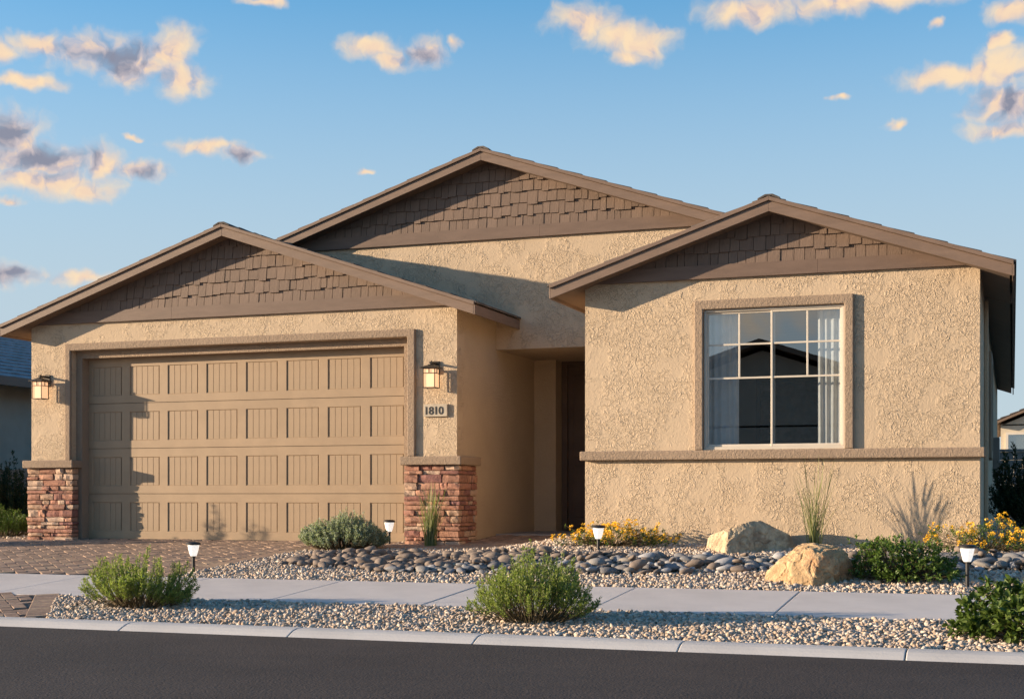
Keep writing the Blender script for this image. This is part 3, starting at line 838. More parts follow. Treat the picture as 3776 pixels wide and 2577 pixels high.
def sash(xa, xb, y, vx):
    f = MB(); t = 0.022
    f.box(xa, xa + t, y - 0.014, y + 0.014, WZ0 + 0.028, WZ1 - 0.028); f.box(xb - t, xb, y - 0.014, y + 0.014, WZ0 + 0.028, WZ1 - 0.028)
    f.box(xa + t, xb - t, y - 0.014, y + 0.014, WZ0 + 0.028, WZ0 + 0.028 + t + 0.006); f.box(xa + t, xb - t, y - 0.014, y + 0.014, WZ1 - 0.028 - t, WZ1 - 0.028)
    part('sash', f, MT['vinyl'], win, 0.003)
    zs = [WZ0 + 0.056, 1.898, 2.267, WZ1 - 0.05]
    gx = [xa + t, vx, xb - t]
    for z in zs[1:3]: part('muntin', MB().box(gx[0], gx[2], y - 0.008, y + 0.008, z - 0.010, z + 0.010), MT['vinyl'], win, 0.002)
    part('muntin', MB().box(vx - 0.010, vx + 0.010, y - 0.0085, y + 0.0085, zs[1] + 0.010, zs[3]), MT['vinyl'], win, 0.002)
    def pane(a, b, c, d): part('pane', MB().add([(a, y, c), (b, y, c), (b, y, d), (a, y, d)], [(0, 1, 2, 3)]), MT['glass'], win, fixn=False)
    pane(gx[0], gx[2], zs[0], zs[1])
    for i in range(2):
        for j in (1, 2): pane(gx[i], gx[i + 1], zs[j], zs[j + 1])
sash(8.994, 9.745, YBAY + 0.045, 9.355); sash(9.702, 10.464, YBAY + 0.030, 10.096)
# the room behind the glass
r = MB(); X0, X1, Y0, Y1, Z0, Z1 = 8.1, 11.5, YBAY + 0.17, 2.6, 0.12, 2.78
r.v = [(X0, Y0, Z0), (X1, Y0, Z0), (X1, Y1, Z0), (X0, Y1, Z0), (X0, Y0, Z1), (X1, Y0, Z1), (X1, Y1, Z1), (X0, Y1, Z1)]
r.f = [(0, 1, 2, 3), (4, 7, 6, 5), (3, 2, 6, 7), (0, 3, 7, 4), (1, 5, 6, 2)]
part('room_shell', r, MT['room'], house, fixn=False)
pf = thing('framed_picture', (9.35, 2.56, 1.75), 'dark framed picture on the room wall seen through the window', 'picture')
fr = MB()
for a, b, c, d in ((8.9, 9.8, 1.3, 1.36), (8.9, 9.8, 2.14, 2.2), (8.9, 8.96, 1.36, 2.14), (9.74, 9.8, 1.36, 2.14)): fr.box(a, b, 2.55, 2.595, c, d)
part('picture_frame', fr, MT['black'], pf); part('picture_print', MB().box(8.96, 9.74, 2.575, 2.59, 1.36, 2.14), MT['picture'], pf)
cs = thing('console_table', (9.2, 2.3, 0.12), 'low table against the back wall of the room behind the window', 'table')
part('table_top', MB().box(8.6, 9.9, 2.1, 2.5, 0.92, 0.97), MT['picture'], cs)
for a in (8.65, 9.82):
    for b in (2.14, 2.44): part('leg', MB().box(a, a + 0.05, b, b + 0.05, 0.121, 0.92), MT['black'], cs)
def curtain(xa, xb, label, sd):
    n = 60; mb = MB(); rr = random.Random(sd); k = 5
    for i in range(n + 1):
        t = i / n; x = xa + (xb - xa) * t
        y = YBAY + 0.19 + 0.013 * math.sin(t * math.pi * 2 * k + sd) + 0.005 * math.sin(t * 23 + sd)
        for z, ty in ((0.2, 1.15), (1.3, 1.0), (2.72, 0.8)): mb.v.append((x + (0.006 * math.sin(t * 9 + z)), YBAY + 0.19 + (y - YBAY - 0.21) * ty, z))
    for i in range(n):
        for j in range(2): mb.f.append((i * 3 + j, (i + 1) * 3 + j, (i + 1) * 3 + j + 1, i * 3 + j + 1))
    single('curtain', mb, MT['curtain'], ((xa + xb) / 2, YBAY + 0.19, 0.2), label, 'curtain', 'window curtains', smoothf=True, fixn=False)
curtain(8.93, 9.33, 'pale curtain hanging at the left side of the front window', 1)
curtain(10.18, 10.55, 'pale curtain hanging at the right side of the front window', 2)

# ---- frieze boards and shake shingles in the three gables
def siding(g, z0, z1, row_h, parts_cap, seed):
    rr = random.Random(seed)
    fb_y = g.yw - 0.045
    poly = under(g, [(g.xc - g.half, z0), (g.xc + g.half, z0), (g.xc + g.half, z1), (g.xc - g.half, z1)], 0.02)
    xs = sorted(p[0] for p in poly); xa, xb = xs[0], xs[-1]
    cuts = [xa, xa + (xb - xa) * 0.355, xb] if g is GG else [xa, xa + (xb - xa) * 0.62, xb]
    for a, b in zip(cuts[:-1], cuts[1:]):
        p = clip(clip(poly, lambda q: q[0] - a - 0.001), lambda q: b - 0.001 - q[0])
        part('frieze_board', MB().xz(p, fb_y, g.yw + 0.002), MT['frieze'], house, 0.003)
    sd = MB().xz(under(g, [(g.xc - g.half, z1), (g.xc + g.half, z1), (g.xc + g.half, z1 + 3), (g.xc - g.half, z1 + 3)], 0.03), g.yw - 0.006, g.yw - 0.001)
    back = part('gable_siding', sd, MT['frieze'], house)
    lst = []
    k = 0; z = z1 - 0.01
    while True:
        za, zbb = z, z + row_h + 0.03
        halfw = g.half - (za - g.zt) / SL
        if halfw < 0.06: break
        x = g.xc - halfw - rr.uniform(0, 0.1)
        while x < g.xc + halfw:
            wd = rr.choice((0.085, 0.10, 0.115, 0.125, 0.14, 0.15)) * rr.uniform(0.95, 1.05)
            drop = 0.0 if k == 0 else rr.choice((0, 0, 0.0, 0.006, 0.012, 0.024, 0.03))
            p = under(g, [(x + 0.0028, za - drop), (x + wd - 0.0028, za - drop), (x + wd - 0.0028, zbb), (x + 0.0028, zbb)], 0.03)
            if len(p) > 2 and max(q[1] for q in p) - min(q[1] for q in p) > 0.015: lst.append((p, za, rr.uniform(-0.003, 0.004)))
            x += wd
        z += row_h; k += 1
    def add(mb, p, za, pr):
        n = len(p)
        def fy(q): return g.yw - 0.010 - pr - 0.026 * max(0.0, 1 - (q[1] - za + 0.03) / (row_h + 0.06))
        mb.add([(q[0], fy(q), q[1]) for q in p] + [(q[0], g.yw - 0.004, q[1]) for q in p],
               [tuple(range(n)), tuple(range(2 * n - 1, n - 1, -1))] + [(i, i + n, (i + 1) % n + n, (i + 1) % n) for i in range(n)])
    lst.sort(key=lambda t: -min((max(q[1] for q in t[0]) - min(q[1] for q in t[0])), 0.12))
    rest = MB()
    for i, (p, za, pr) in enumerate(lst):
        if i < parts_cap:
            c = p[0]; mb = MB(); add(mb, p, za, pr)
            ox, oz = c[0], c[1]
            me = mesh_from('shingle', [(a - ox, b - g.yw, cc - oz) for a, b, cc in mb.v], mb.f, MT['shingle'])
            link('shingle', me, back, (ox, g.yw, oz))
        else: add(rest, p, za, pr)
    if rest.v: stuff(part('shingle_offcuts', rest, MT['shingle'], back))
    return len(lst)
nsh = [siding(GG, 2.985, 3.143, 0.158, 105, 5), siding(GB, 2.995, 3.143, 0.150, 60, 6), siding(GM, 4.042, 4.20, 0.158, 133, 9)]
print('shingles', nsh)

# ---- side of the house seen along the right edge: window and pipe
XS = 11.865
sw = part('side_window', MB().box(XS - 0.02, XS + 0.012, 4.1, 5.1, 1.25, 2.45), MT['glass'], house)
f = MB()
for a, b, c, d in ((3.95, 4.1, 1.13, 2.6), (5.1, 5.25, 1.13, 2.6), (4.1, 5.1, 2.45, 2.6), (4.1, 5.1, 1.13, 1.25)): f.box(XS - 0.01, XS + 0.05, a, b, c, d)
part('window_trim', f, MT['trim'], sw, 0.01)
part('downpipe', MB().box(XS + 0.001, XS + 0.05, 0.9, 0.98, 0.0, 2.9), MT['stucco_s'], house, 0.008)
part('meter_box', MB().box(XS + 0.001, XS + 0.11, 8.6, 8.95, 0.9, 1.6), MT['block'], house, 0.01)

# ------------------------------------------------------------------ wall lanterns, house number, path lights
def lantern(xc, label):
    t = thing('wall_lantern', (xc, YG, 1.94), label, 'wall lamp', 'craftsman wall lanterns beside the garage door')
    h, y0, y1, z0, z1 = 0.081, -0.485, -0.325, 1.945, 2.19
    part('back_plate', MB().box(xc - 0.05, xc + 0.05, YG - 0.02, YG - 0.001, 2.13, 2.292), MT['dark'], t, 0.006)
    part('arm', MB().box(xc - 0.02, xc + 0.02, -0.43, YG - 0.02, 2.248, 2.272), MT['dark'], t, 0.004)
    part('finial', MB().lathe([(0.006, 2.225), (0.014, 2.24), (0.018, 2.262), (0.006, 2.285)], xc, (y0 + y1) / 2, 10), MT['dark'], t, smoothf=True)
    cy = (y0 + y1) / 2; o = 0.032
    c = MB()
    ring = lambda a, z: [(xc - a, cy - a, z), (xc + a, cy - a, z), (xc + a, cy + a, z), (xc - a, cy + a, z)]
    c.v = ring(h + o, 2.189) + ring(h + o, 2.198) + ring(0.035, 2.232) + ring(0.03, 2.240)
    c.f = [(3, 2, 1, 0), (12, 13, 14, 15)] + [(r * 4 + i, r * 4 + (i + 1) % 4, r * 4 + 4 + (i + 1) % 4, r * 4 + 4 + i) for r in range(3) for i in range(4)]
    part('lantern_roof', c, MT['dark'], t, 0.002)
    f = MB(); b = 0.009
    for sx in (-1, 1):
        for sy in (-1, 1):
            px, py = xc + sx * (h - b / 2), cy + sy * (h - b / 2); f.box(px - b / 2, px + b / 2, py - b / 2, py + b / 2, z0, z1)
    for z in (z0, z1 - 0.058 - b, z1 - b):
        f.box(xc - h + b, xc + h - b, cy - h + 0.0005, cy - h + b, z, z + b); f.box(xc - h + b, xc + h - b, cy + h - b, cy + h - 0.0005, z, z + b)
        f.box(xc - h + 0.0005, xc - h + b, cy - h + b, cy + h - b, z, z + b); f.box(xc + h - b, xc + h - 0.0005, cy - h + b, cy + h - b, z, z + b)
    f.box(xc - b / 2, xc + b / 2, cy - h + 0.001, cy - h + b, z1 - 0.058, z1 - b); f.box(xc + h - b, xc + h - 0.001, cy - b / 2, cy + b / 2, z1 - 0.058, z1 - b)
    f.box(xc - h + 0.001, xc - h + b, cy - b / 2, cy + b / 2, z1 - 0.058, z1 - b)
    part('lantern_frame', f, MT['dark'], t)
    g = h - 0.012
    for (ax, ay, bx, by) in ((-g, -g, g, -g), (g, -g, g, g), (g, g, -g, g), (-g, g, -g, -g)):
        nx, ny = (by - ay), -(bx - ax); l = math.hypot(nx, ny); nx, ny = nx / l * 0.004, ny / l * 0.004
        q = MB(); a = (xc + ax, cy + ay); b2 = (xc + bx, cy + by)
        q.v = [(a[0], a[1], z0 + 0.01), (b2[0], b2[1], z0 + 0.01), (b2[0], b2[1], z1 - 0.01), (a[0], a[1], z1 - 0.01)]
        q.v += [(x - nx, y - ny, z) for x, y, z in q.v]
        q.f = [(0, 1, 2, 3), (7, 6, 5, 4), (0, 4, 5, 1), (1, 5, 6, 2), (2, 6, 7, 3), (3, 7, 4, 0)]
        part('glass_panel', q, MT['amber'], t)
lantern(-0.50, 'amber-glass wall lantern left of the garage door, above the left stone pillar')
lantern(5.37, 'amber-glass wall lantern right of the garage door, above the house number')

t = thing('house_number_plaque', (5.37, YG, 1.60), 'tan address plaque reading 1810 under the right wall lantern', 'sign')
part('plate', MB().box(5.211, 5.529, YG - 0.030, YG - 0.001, 1.598, 1.755), MT['plaque'], t, 0.004)
xx = 5.238
for ch in '1810':
    cu = bpy.data.curves.new('digit', 'FONT'); cu.body = ch; cu.size = 0.140; cu.extrude = 0.002; cu.offset = 0.0014; cu.resolution_u = 4
    tmp = bpy.data.objects.new('digit_tmp', cu); COL.objects.link(tmp)
    dg = bpy.context.evaluated_depsgraph_get(); me = bpy.data.meshes.new_from_object(tmp.evaluated_get(dg))
    bpy.data.objects.remove(tmp); me.materials.clear(); me.materials.append(MT['black'])
    xsx = [v.co.x for v in me.vertices]
    for v in me.vertices: v.co.x -= min(xsx)
    wdt = max(xsx) - min(xsx)
    o = link('digit', me, t, (xx - 5.37, -0.0325, 1.627 - 1.60)); o.rotation_euler = (R(90), 0, 0)
    xx += wdt + 0.026

def path_light(x, y, label, s=1.0, ztop=None):
    z = ground_z(x, y)
    t = thing('path_light', (x, y, z), label, 'path light', 'solar path lights in the front yard')
    T = (ztop if ztop is not None else z + 0.32)
    part('stake', MB().lathe([(0.017, z - 0.06), (0.017, T - 0.165), (0.022, T - 0.162), (0.022, T - 0.150)], x, y, 14), MT['black'], t, smoothf=False)
    prof = [(0.030, T - 0.152), (0.036, T - 0.14), (0.047, T - 0.105), (0.056, T - 0.065), (0.062, T - 0.030)]
    part('lamp_shade', MB().lathe(prof, x, y, 24), MT['lampglass'], t, smoothf=True)
    part('lamp_cap', MB().lathe([(0.066, T - 0.034), (0.076, T - 0.030), (0.077, T - 0.018), (0.070, T - 0.010), (0.050, T - 0.002), (0.02, T)], x, y, 24), MT['black'], t)
path_light(4.0, -3.63, 'path light beside the driveway, nearest the sidewalk on the left', ztop=0.118)
path_light(4.74, -0.28, 'path light standing between the grey-green shrub and the right stone pillar', ztop=0.305)
path_light(7.95, -1.86, 'path light in front of the yellow flowers near the entry', ztop=0.29)
path_light(11.81, -3.60, 'path light at the right beside the small-leaved green shrub', ztop=0.178)

# ------------------------------------------------------------------ boulders
def boulder(name, centre, planes, scale, mt, label, seed, amp):
    bm = bmesh.new(); bmesh.ops.create_icosphere(bm, subdivisions=6, radius=1.0)
    pls = [(Vector(n).normalized(), d) for n, d in planes]
    s = Vector((seed * 3.1, seed * 7.7, seed))
    for v in bm.verts:
        d = v.co.normalized()
        # soft minimum over the cutting planes gives worn, faceted stone
        rs = [k / max(1e-3, n.dot(d)) for n, k in pls if n.dot(d) > 0.05]
        r0 = min(rs); r = -math.log(sum(math.exp(-160 * (q - r0)) for q in rs)) / 160 + r0
        p = d * r
        f = mnoise.fractal(p * 5 + s, 0.9, 2.1, 3) * amp + (1 - abs(mnoise.noise(p * 7.5 + s))) ** 2 * amp * 0.9 - max(0, mnoise.noise(p * 6 + s * 2)) * amp * 0.9 + mnoise.noise(p * 28 + s) * amp * 0.25 + mnoise.noise(p * 60 + s) * amp * 0.12
        p *= (1 + f - amp * 0.4)
        v.co = Vector((p.x * scale[0], p.y * scale[1], p.z * scale[2]))
    rr = random.Random(seed)                       # knock chips off the proud corners
    for _ in range(34):
        n = Vector((rr.gauss(0, 1), rr.gauss(0, 1), rr.gauss(0.3, 0.8))).normalized()
        dm = max(n.dot(v.co) for v in bm.verts) * rr.uniform(0.86, 0.97)
        for v in bm.verts:
            q = n.dot(v.co) - dm
            if q > 0: v.co -= n * (q * 0.92)
    for v in bm.verts:
        p = v.co; q = p * 9 + s
        v.co += v.normal * (0.006 * mnoise.noise(p * 34 + s) - 0.014 * max(0.0, 1 - abs(mnoise.noise(q)) * 9))
    me = bpy.data.meshes.new(name); bm.to_mesh(me); bm.free(); me.materials.append(mt)
    return tag(link(name, me, None, centre), label, 'boulder', 'landscape boulders')
boulder('boulder', (9.57, -1.64, 0.085), [((-0.72, -0.62, 0.30), 0.36), ((0.60, -0.77, 0.20), 0.185), ((-1, 0.1, 0.25), 0.43), ((1, -0.15, 0.22), 0.41), ((0, 1, 0.2), 0.35), ((-0.32, 0.05, 0.95), 0.225), ((0.40, 0.05, 0.90), 0.275), ((0.10, -0.35, 0.93), 0.33), ((0, 0, -1), 0.3)],
        (1, 1, 1), MT['rock_cream'], 'cream boulder with a sunlit left face, behind the grey cobbles', 4, 0.055)
boulder('boulder', (10.40, -3.40, -0.10), [((-0.55, -0.75, 0.35), 0.275), ((-0.60, -0.20, 0.76), 0.215), ((0.10, -0.10, 1.0), 0.250), ((0.92, -0.40, 0.10), 0.335), ((0.38, -0.92, 0.08), 0.365), ((-1, 0.0, 0.2), 0.37), ((0, 1, 0.2), 0.36), ((0.30, -0.45, 0.85), 0.32), ((0.85, 0.1, 0.5), 0.39), ((0, 0, -1), 0.3)],
        (1, 1, 1), MT['rock_ochre'], 'ochre boulder beside the sidewalk, in front of the cobbles', 9, 0.07)

# ------------------------------------------------------------------ gravel and cobbles
def bed_sheet(name, x0, x1, y0, y1, nx, ny, dz, poly=None):
    mb = MB()
    for j in range(ny + 1):
        for i in range(nx + 1):
            x = x0 + (x1 - x0) * i / nx; y = y0 + (y1 - y0) * j / ny
            mb.v.append((x, y, ground_z(x, y) + dz))
    for j in range(ny):
        for i in range(nx):
            a = j * (nx + 1) + i
            cx, cy = (mb.v[a][0] + mb.v[a + nx + 2][0]) / 2, (mb.v[a][1] + mb.v[a + nx + 2][1]) / 2
            if poly and not inside(poly, cx, cy): continue
            mb.f.append((a, a + 1, a + nx + 2, a + nx + 1))
    return struct(part(name, mb, MT['bed'], fixn=False))
YARD = [(3.97, -4.09), (3.98, -2.6), (4.0, -1.7), (4.09, -1.25), (4.3, -1.03), (4.65, -0.92), (6.65, -0.84), (7.17, -0.25), (7.27, 0.4), (7.27, 1.1), (7.61, 1.1), (7.61, -1.2), (11.86, -1.2), (11.86, 6.0), (16.5, 6.0), (16.5, -4.09)]
STRIP = [(4.74, -6.975), (16.5, -6.975), (16.5, -5.65), (3.82, -5.65)]
POCKET = [(4.80, -0.33), (4.80, 0.34), (4.95, 0.34), (4.95, -0.33)]
SIDE = [(-4.5, -0.02), (-0.8, -0.02), (-0.8, 3.5), (-4.5, 3.5)]
bed_sheet('yard_bed', 3.9, 16.5, -4.09, 6.0, 126, 100, -0.025, YARD)
bed_sheet('verge_bed', 3.6, 16.5, -6.985, -5.645, 60, 8, -0.022)
bed_sheet('side_bed', -6.0, -0.79, -0.6, 4.0, 10, 10, -0.02)

COBBED = [(4.55, -2.75), (4.5, -1.95), (5.0, -1.45), (6.5, -1.80), (8.0, -2.27), (9.2, -2.22), (10.2, -2.25), (11.0, -2.05), (12.3, -1.92), (14.5, -1.9), (14.5, -2.8), (12.3, -2.72), (11.3, -2.85), (10.3, -2.7), (9.8, -3.02), (9.3, -3.2), (8.5, -3.3), (7.2, -3.42), (6.0, -3.36), (5.0, -2.98)]

def pebble(name, mt, seed, flat=0.7, sub=2, amp=0.18, freq=1.2, cut=3):
    bm = bmesh.new(); bmesh.ops.create_icosphere(bm, subdivisions=sub, radius=1.0)
    s = Vector((seed * 5.3, seed * 1.7, seed * 9.1)); rr = random.Random(seed)
    pls = [(Vector((rr.gauss(0, 1), rr.gauss(0, 1), rr.gauss(0, 1))).normalized(), rr.uniform(0.62, 0.85)) for _ in range(cut)]
    for v in bm.verts:
        d = v.co.normalized(); r = 1 + mnoise.noise(d * freq + s) * amp * 2
        for n, k in pls:
            q = n.dot(d)
            if q > 0.05: r = min(r, k / q * 0.5 + 0.5 * min(r, k / q))
        v.co = Vector((d.x * r, d.y * r * rr.uniform(0.99, 1.0), d.z * r * flat))
    me = bpy.data.meshes.new(name); bm.to_mesh(me); bm.free(); me.materials.append(mt)
    me.polygons.foreach_set('use_smooth', [True] * len(me.polygons))
    return me

def build_cobbles():
    bed = bed_sheet('cobble_bed', 4.4, 14.6, -3.5, -1.3, 100, 24, -0.012, COBBED)
    ms = [pebble('cobble', MT['cobble'], 20 + k, rnd.uniform(0.55, 0.78), 2, 0.14, 1.0, 1) for k in range(9)]
    pts = []; tries = 0
    while tries < 40000 and len(pts) < 640:
        tries += 1
        x = rnd.uniform(4.45, 14.5); y = rnd.uniform(-3.45, -1.4)
        if not inside(COBBED, x, y): continue
        if 10.05 < x < 10.8 and y < -2.95: continue
        big = rnd.random()
        r = 0.042 + 0.050 * big * big
        if any((x - a) ** 2 + (1.0 * (y - b)) ** 2 < (0.66 * (r + c)) ** 2 for a, b, c in pts): continue
        pts.append((x, y, r))
    vis = [p for p in pts if p[0] < 12.6]
    vis.sort(key=lambda p: (p[0] - 12.19) ** 2 + (p[1] + 16.5) ** 2)
    rest = MB(); k = 0
    layer2 = []
    for (x, y, r) in vis:
        if rnd.random() < 0.10 and len(layer2) < 30: layer2.append((x + rnd.uniform(-0.07, 0.07), y + rnd.uniform(-0.06, 0.06), r * 0.9, 0.055))
    allp = [(x, y, r, 0.0) for x, y, r in vis] + layer2
    print('cobbles', len(allp), len(pts))
    M = []
    for i, (x, y, r, up) in enumerate(allp + [(a, b, c, 0) for a, b, c in pts if a >= 12.6]):
        me = rnd.choice(ms); sc = (r * rnd.uniform(1.05, 1.6), r * rnd.uniform(0.8, 1.1), r * rnd.uniform(0.62, 0.95))
        rot = (rnd.uniform(-0.35, 0.35), rnd.uniform(-0.35, 0.35), rnd.uniform(0, 6.28))
        loc = (x, y, ground_z(x, y) + sc[2] * 0.42 + up)
        if i < 299:
            o = link('cobble', me, bed, loc); o.scale = sc; o.rotation_euler = rot
        else:
            from mathutils import Euler
            mat = Matrix.LocRotScale(loc, Euler(rot), sc)
            rest.add([tuple(mat @ v.co) for v in me.vertices], [tuple(p.vertices) for p in me.polygons])
    if rest.v: stuff(part('cobble_scatter', rest, MT['cobble'], bed, smoothf=True, fixn=False))
build_cobbles()

def build_gravel():
    col = bpy.data.collections.new('gravel_kinds')
    for k in range(10):
        o = bpy.data.objects.new('gravel_kind', pebble('gravel_stone', MT['gravel'], 60 + k, rnd.uniform(0.6, 0.85), 1 if k % 2 else 2, 0.2, 1.1, 4)); col.objects.link(o)
    ng = bpy.data.node_groups.new('scatter_stones', 'GeometryNodeTree')
    ng.interface.new_socket('Geometry', in_out='INPUT', socket_type='NodeSocketGeometry'); ng.interface.new_socket('Geometry', in_out='OUTPUT', socket_type='NodeSocketGeometry')
    gi = ng.nodes.new('NodeGroupInput'); go = ng.nodes.new('NodeGroupOutput')
    ip = ng.nodes.new('GeometryNodeInstanceOnPoints'); ci = ng.nodes.new('GeometryNodeCollectionInfo')
    ci.inputs['Collection'].default_value = col; ci.inputs['Separate Children'].default_value = True; ci.inputs['Reset Children'].default_value = True
    def attr(nm, dt):
        n = ng.nodes.new('GeometryNodeInputNamedAttribute'); n.data_type = dt; n.inputs['Name'].default_value = nm; return n.outputs[0]
    er = ng.nodes.new('FunctionNodeEulerToRotation')
    L = ng.links.new
    L(gi.outputs[0], ip.inputs['Points']); L(ci.outputs[0], ip.inputs['Instance']); ip.inputs['Pick Instance'].default_value = True
    L(attr('kind_index', 'INT'), ip.inputs['Instance Index']); L(attr('turn', 'FLOAT_VECTOR'), er.inputs[0]); L(er.outputs[0], ip.inputs['Rotation']); L(attr('size', 'FLOAT_VECTOR'), ip.inputs['Scale'])
    L(ip.outputs[0], go.inputs[0])
    def scatter(name, label, cells, cat='gravel'):
        P, S, T, K = [], [], [], []
        for (poly, x0, x1, y0, y1, pit, r0, r1, excl) in cells:
            nx, ny = int((x1 - x0) / pit), int((y1 - y0) / pit)
            X = x0 + (np.arange(nx)[:, None] + nrs.rand(nx, ny)) * pit; Y = y0 + (np.arange(ny)[None, :] + nrs.rand(nx, ny)) * pit
            for x, y in zip(X.ravel(), Y.ravel()):
                if poly and not inside(poly, x, y): continue
                if excl and excl(x, y): continue
                r = r0 + (r1 - r0) * nrs.rand() ** 2.2
                P.append((x, y, ground_z(x, y) - 0.012 + r * nrs.uniform(0.1, 0.75)))
                S.append((r * nrs.uniform(1.0, 1.5), r * nrs.uniform(0.75, 1.1), r * nrs.uniform(0.7, 1.1)))
                T.append((nrs.uniform(-0.9, 0.9), nrs.uniform(-0.9, 0.9), nrs.uniform(0, 6.28))); K.append(nrs.randint(10))
        me = bpy.data.meshes.new(name); me.from_pydata(P, [], [])
        a = me.attributes.new('size', 'FLOAT_VECTOR', 'POINT'); a.data.foreach_set('vector', np.array(S, 'f').ravel())
        a = me.attributes.new('turn', 'FLOAT_VECTOR', 'POINT'); a.data.foreach_set('vector', np.array(T, 'f').ravel())
        a = me.attributes.new('kind_index', 'INT', 'POINT'); a.data.foreach_set('value', np.array(K, 'i'))
        me.materials.append(MT['gravel'])
        o = stuff(tag(link(name, me), label, cat)); md = o.modifiers.new('stones', 'NODES'); md.node_group = ng
        print(name, len(P)); return o
    scatter('verge_gravel', 'tan pea gravel in the strip between kerb and sidewalk', [(STRIP, 3.7, 12.9, -6.98, -5.65, 0.026, 0.011, 0.026, None), (STRIP, 12.9, 16.4, -6.98, -5.65, 0.05, 0.015, 0.03, None)])
    ex = lambda x, y: inside(COBBED, x, y) and nrs.rand() < 0.7
    scatter('yard_gravel', 'tan gravel covering the front yard round the cobbles', [(YARD, 3.9, 12.7, -4.09, -1.15, 0.031, 0.012, 0.027, ex), (YARD, 6.5, 8.0, -1.15, 1.1, 0.034, 0.012, 0.026, None), (YARD, 3.9, 6.7, -1.15, -0.8, 0.034, 0.012, 0.026, None), (YARD, 12.7, 16.4, -4.09, -0.5, 0.06, 0.016, 0.032, None), (YARD, 11.88, 13.2, -1.15, 2.0, 0.045, 0.015, 0.03, None), (POCKET, 4.8, 4.96, -0.33, 0.33, 0.026, 0.010, 0.02, None)])
    scatter('side_gravel', 'pale gravel at the foot of the left stone pillar', [(None, -3.2, -0.82, -0.25, 1.2, 0.05, 0.014, 0.03, None)])
build_gravel()

# ------------------------------------------------------------------ plants
def unit(a): return a / np.maximum(1e-9, np.linalg.norm(a, axis=-1, keepdims=True))

def leaf_mesh(P, D, ln, wd, seed, fold=0.25, droop=0.0, shape='quad'):
    """P base points, D directions, ln / wd sizes -> verts, faces; one leaf per point"""
    rs = np.random.RandomState(seed); n = len(P)
    D = unit(D); up = rs.normal(size=(n, 3)) * 0.5 + np.array([0, 0, 1.0])
    S = unit(np.cross(D, up)); N = unit(np.cross(S, D))
    ln = ln[:, None]; wd = wd[:, None]
    if shape == 'quad':
        V = np.stack([P, P + D * ln * 0.5 + S * wd * 0.5 + N * wd * fold, P + D * ln - N * ln * droop, P + D * ln * 0.5 - S * wd * 0.5 + N * wd * fold], 1)
        F = np.arange(n)[:, None] * 4 + np.array([[0, 1, 2, 3]])
        return V.reshape(-1, 3), F
    mid = P + D * ln * 0.5; tip = P + D * ln - N * ln * droop
    l1 = P + D * ln * 0.22 + S * wd * 0.40 + N * wd * fold; r1 = P + D * ln * 0.22 - S * wd * 0.40 + N * wd * fold
    l2 = P + D * ln * 0.62 + S * wd * 0.48 + N * wd * fold; r2 = P + D * ln * 0.62 - S * wd * 0.48 + N * wd * fold
    V = np.stack([P, l1, l2, tip, r2, r1, mid], 1)
    f = np.array([[0, 1, 6], [1, 2, 6], [2, 3, 6], [3, 4, 6], [4, 5, 6], [5, 0, 6]])
    F = (np.arange(n)[:, None, None] * 7 + f[None]).reshape(-1, 3)
    return V.reshape(-1, 3), F

def np_part(name, V, F, m, parent, smoothf=False):
    b = base_of(parent); V = V - np.array(b)
    me = bpy.data.meshes.new(name); k = F.shape[1]
    me.vertices.add(len(V)); me.vertices.foreach_set('co', V.astype('f').ravel())
    me.loops.add(F.size); me.loops.foreach_set('vertex_index', F.astype('i').ravel())
    me.polygons.add(len(F)); me.polygons.foreach_set('loop_start', np.arange(0, F.size, k, dtype='i')); me.polygons.foreach_set('loop_total', np.full(len(F), k, 'i'))
    if smoothf: me.polygons.foreach_set('use_smooth', np.ones(len(F), bool))
    me.materials.append(m); me.update(calc_edges=True); me.validate()
    return link(name, me, parent)

def stems_mesh(curves, rad):
    """three-sided thin stems from a list of (k,3) arrays"""
    V, F = [], []; o = 0
    for c in curves:
        k = len(c); t = unit(np.gradient(c, axis=0)); s = unit(np.cross(t, np.array([0.3, 0.2, 0.9]))); w = np.cross(t, s)
        for i in range(k):
            r = rad * (1 - 0.6 * i / k)
            for a in (0, 2.094, 4.189): V.append(c[i] + s[i] * r * math.cos(a) + w[i] * r * math.sin(a))
        for i in range(k - 1):
            for a in range(3): F.append((o + i * 3 + a, o + i * 3 + (a + 1) % 3, o + i * 3 + 3 + (a + 1) % 3, o + i * 3 + 3 + a))
        o += k * 3
    return np.array(V), np.array(F)

